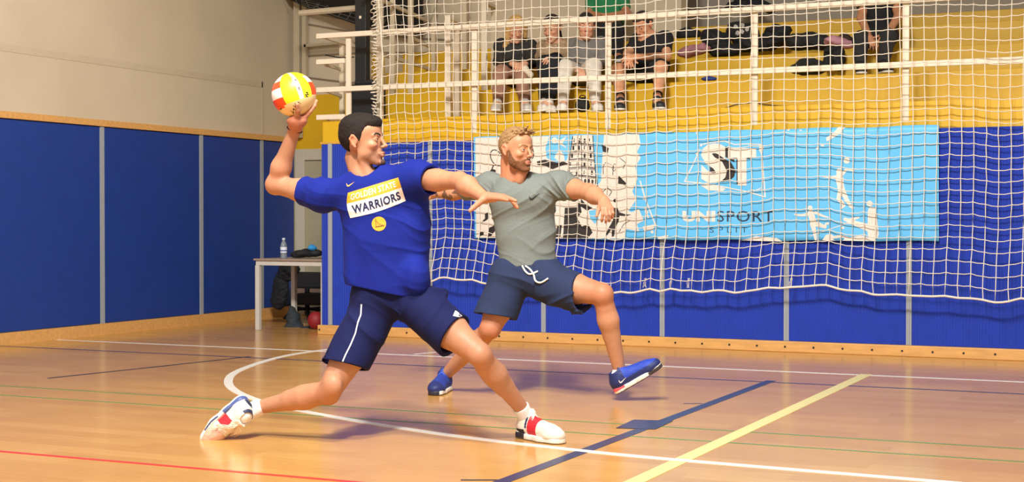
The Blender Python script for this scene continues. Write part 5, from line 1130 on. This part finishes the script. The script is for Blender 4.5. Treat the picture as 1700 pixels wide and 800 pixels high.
# ---------------------------------------------------------------- bags and clothes on the tiers
def px_lump(name, parts, Y, col, lab, cat, seed=0, h=.008, fold=.006, group=None, zmin=None, rough=.8):
    S = Sdf()
    for x, y, rx, ry in parts:
        c = onY(x, y, Y); k = .0052; rz = ry * k
        if zmin is not None: c[2] = max(c[2], zmin + rz * .8)
        S.ell(c, (rx * k, min(rx * k, .11), rz), None, .035)
    def post(p, d):
        d = d - fold * wob(p, 45, seed) - fold * folds(p, (.6, .2, .7), 40, seed)
        return smax(d, zmin + .002 - p[..., 2], .006) if zmin is not None else d
    S.post = post; return tag(S.obj(name, mat('bagcloth_' + col, col, rough, noise=.08), h), lab, cat, group)
z1, z2, z3, z4 = 2.19, 2.465, 2.74, 2.93
S = px_lump('backpack', [(967, 176, 12, 10), (967, 168, 9, 7)], 11.62, '17181B', 'small black backpack standing on the walkway between the white-trousered legs', 'backpack', 1, .006, .003, zmin=1.905)
p = onY(967, 163, 11.62); MB().tube(smooth_path([p + np.array([-.03, 0, -.02]), p + np.array([-.02, 0, .02]), p + np.array([.02, 0, .02]), p + np.array([.03, 0, -.02])], 5), .005, 6).build('handle', black, S)
px_lump('black_bag', [(1140, 62, 18, 11), (1152, 58, 14, 10), (1132, 60, 10, 9)], 13.5, '1A1C20', 'black bag at the left end of the heap, above the pink cloth', 'bag', 2, zmin=z3)
px_lump('pink_cloth', [(1140, 88, 16, 9), (1152, 84, 18, 9), (1168, 80, 13, 8)], 12.82, 'A8747C', 'dusty pink cloth spilling over the tier edge below the black bags', 'cloth', 3, fold=.008, zmin=z2)
px_lump('black_backpack', [(1190, 70, 24, 20), (1180, 60, 18, 15), (1205, 84, 30, 12)], 12.95, '15171B', 'large rounded black backpack in the middle of the heap on the tier', 'backpack', 4, zmin=z2)
pb = px_lump('printed_bag', [(1236, 58, 27, 20), (1248, 74, 30, 14), (1222, 48, 18, 13)], 13.12, '1A1A1C', 'black holdall with grey and white printed patches in the heap on the tier', 'bag', 5, zmin=z2)
bvp = bvh_of(pb); rr = random.Random(8)
blobs = [[(x + 5 * math.cos(t) * rr.uniform(.5, 1.2), y + 4 * math.sin(t) * rr.uniform(.5, 1.2)) for t in [k * .7 for k in range(9)]] for x, y in ((1222, 44), (1232, 52), (1224, 55), (1240, 48), (1232, 41))]
decal('white_print_patches', poly_mesh(blobs, 4), mat('bag_print', 'B8B5B0', .7), pb, lambda u, v: (u, v), bvp, .004)
px_lump('black_jacket', [(1288, 58, 22, 18), (1278, 72, 20, 13), (1302, 50, 13, 8)], 13.15, '191B1E', 'crumpled black jacket piled at the right end of the middle heap', 'jacket', 6, fold=.009, zmin=z2)
px_lump('sports_bag', [(1322, 70, 18, 15), (1343, 68, 20, 16), (1364, 70, 17, 14)], 13.0, '1C1D20', 'long black sports bag on the tier left of the pink towel', 'bag', 7, zmin=z2, fold=.003)
px_lump('pink_towel', [(1382, 68, 15, 8), (1398, 72, 16, 8), (1408, 76, 10, 6)], 12.85, 'C793A0', 'pink and white towel draped at the right beside the dark trousers', 'towel', 8, fold=.009, zmin=z2)
px_lump('brown_pouch', [(1400, 62, 9, 6), (1408, 66, 8, 6)], 13.0, '3A2420', 'small dark brown pouch lying just behind the pink towel', 'pouch', 9, fold=.003, zmin=z2)
px_lump('black_trousers', [(1376, 98, 9, 20), (1392, 98, 11, 20), (1384, 84, 16, 8)], 12.60, '17181A', 'pair of black trousers hanging from the tier below the pink towel', 'trousers', 1, fold=.008)
px_lump('low_bag', [(1330, 114, 20, 10), (1352, 112, 24, 12), (1338, 106, 16, 10)], 12.3, '1E2220', 'flat black bag lying on the lowest seat tier at the right', 'bag', 2, zmin=z1)
px_lump('blue_shoe', [(1172, 131, 8, 3), (1182, 131, 8, 3.5)], 12.14, '2B3F8C', 'small dark blue shoe lying on the lowest yellow seat tier', 'shoe', 3, .004, .001, zmin=z1)
px_lump('dark_coat', [(1225, 12, 26, 12), (1255, 8, 24, 12), (1278, 14, 14, 9), (1240, -4, 22, 12)], 14.3, '1B1C20', 'heap of dark coats on the topmost tier at the upper right', 'coat', 4, .010, .010, zmin=z4)
px_lump('cream_cloth', [(873, 116, 6, 8), (880, 124, 6, 6)], 11.78, 'D8CDB4', 'folded cream cloth lying on the knee of the blonde spectator', 'cloth', 5, .005, .003)
cz = [(1150, 0), (1195, .004), (1225, .030), (1250, .038), (1280, .018), (1320, .004), (1390, 0), (1450, 0)]
tag(MB().tube(smooth_path([(onY(x, 175, 11.5)[0], 11.5 + .03 * math.sin(i * 2), 1.909 + z) for i, (x, z) in enumerate(cz)], 5), .0045, 6).build('cable', black, smooth=True), 'thin dark cable lying along the front edge of the yellow walkway', 'cable')
for nm, x0, x1, c in (('brown', 884, 905, '6E5D4C'), ('brown', 912, 932, '6E5D4C')):
    a = onY(x0, 20, 14.84)[0]; b = onY(x1, 20, 14.84)[0]; V = []; k = 6
    for i in range(k * 2 + 1): V += [(a + (b - a) * i / (k * 2), 14.84 - (.012 if i % 2 else 0), 2.95), (a + (b - a) * i / (k * 2), 14.84 - (.012 if i % 2 else 0), 3.9)]
    o = MB(); o.v = V; o.f = [(2 * i, 2 * i + 2, 2 * i + 3, 2 * i + 1) for i in range(k * 2)]; o.box((a, 14.86, 2.95), (b, 14.88, 3.9))
    tag(o.build('wall_curtain', mat(nm + '_curtain', c, .8)), ('left' if x0 < 900 else 'right') + ' one of two narrow brown hanging panels behind the seated spectators', 'curtain', 'narrow brown hanging panels')
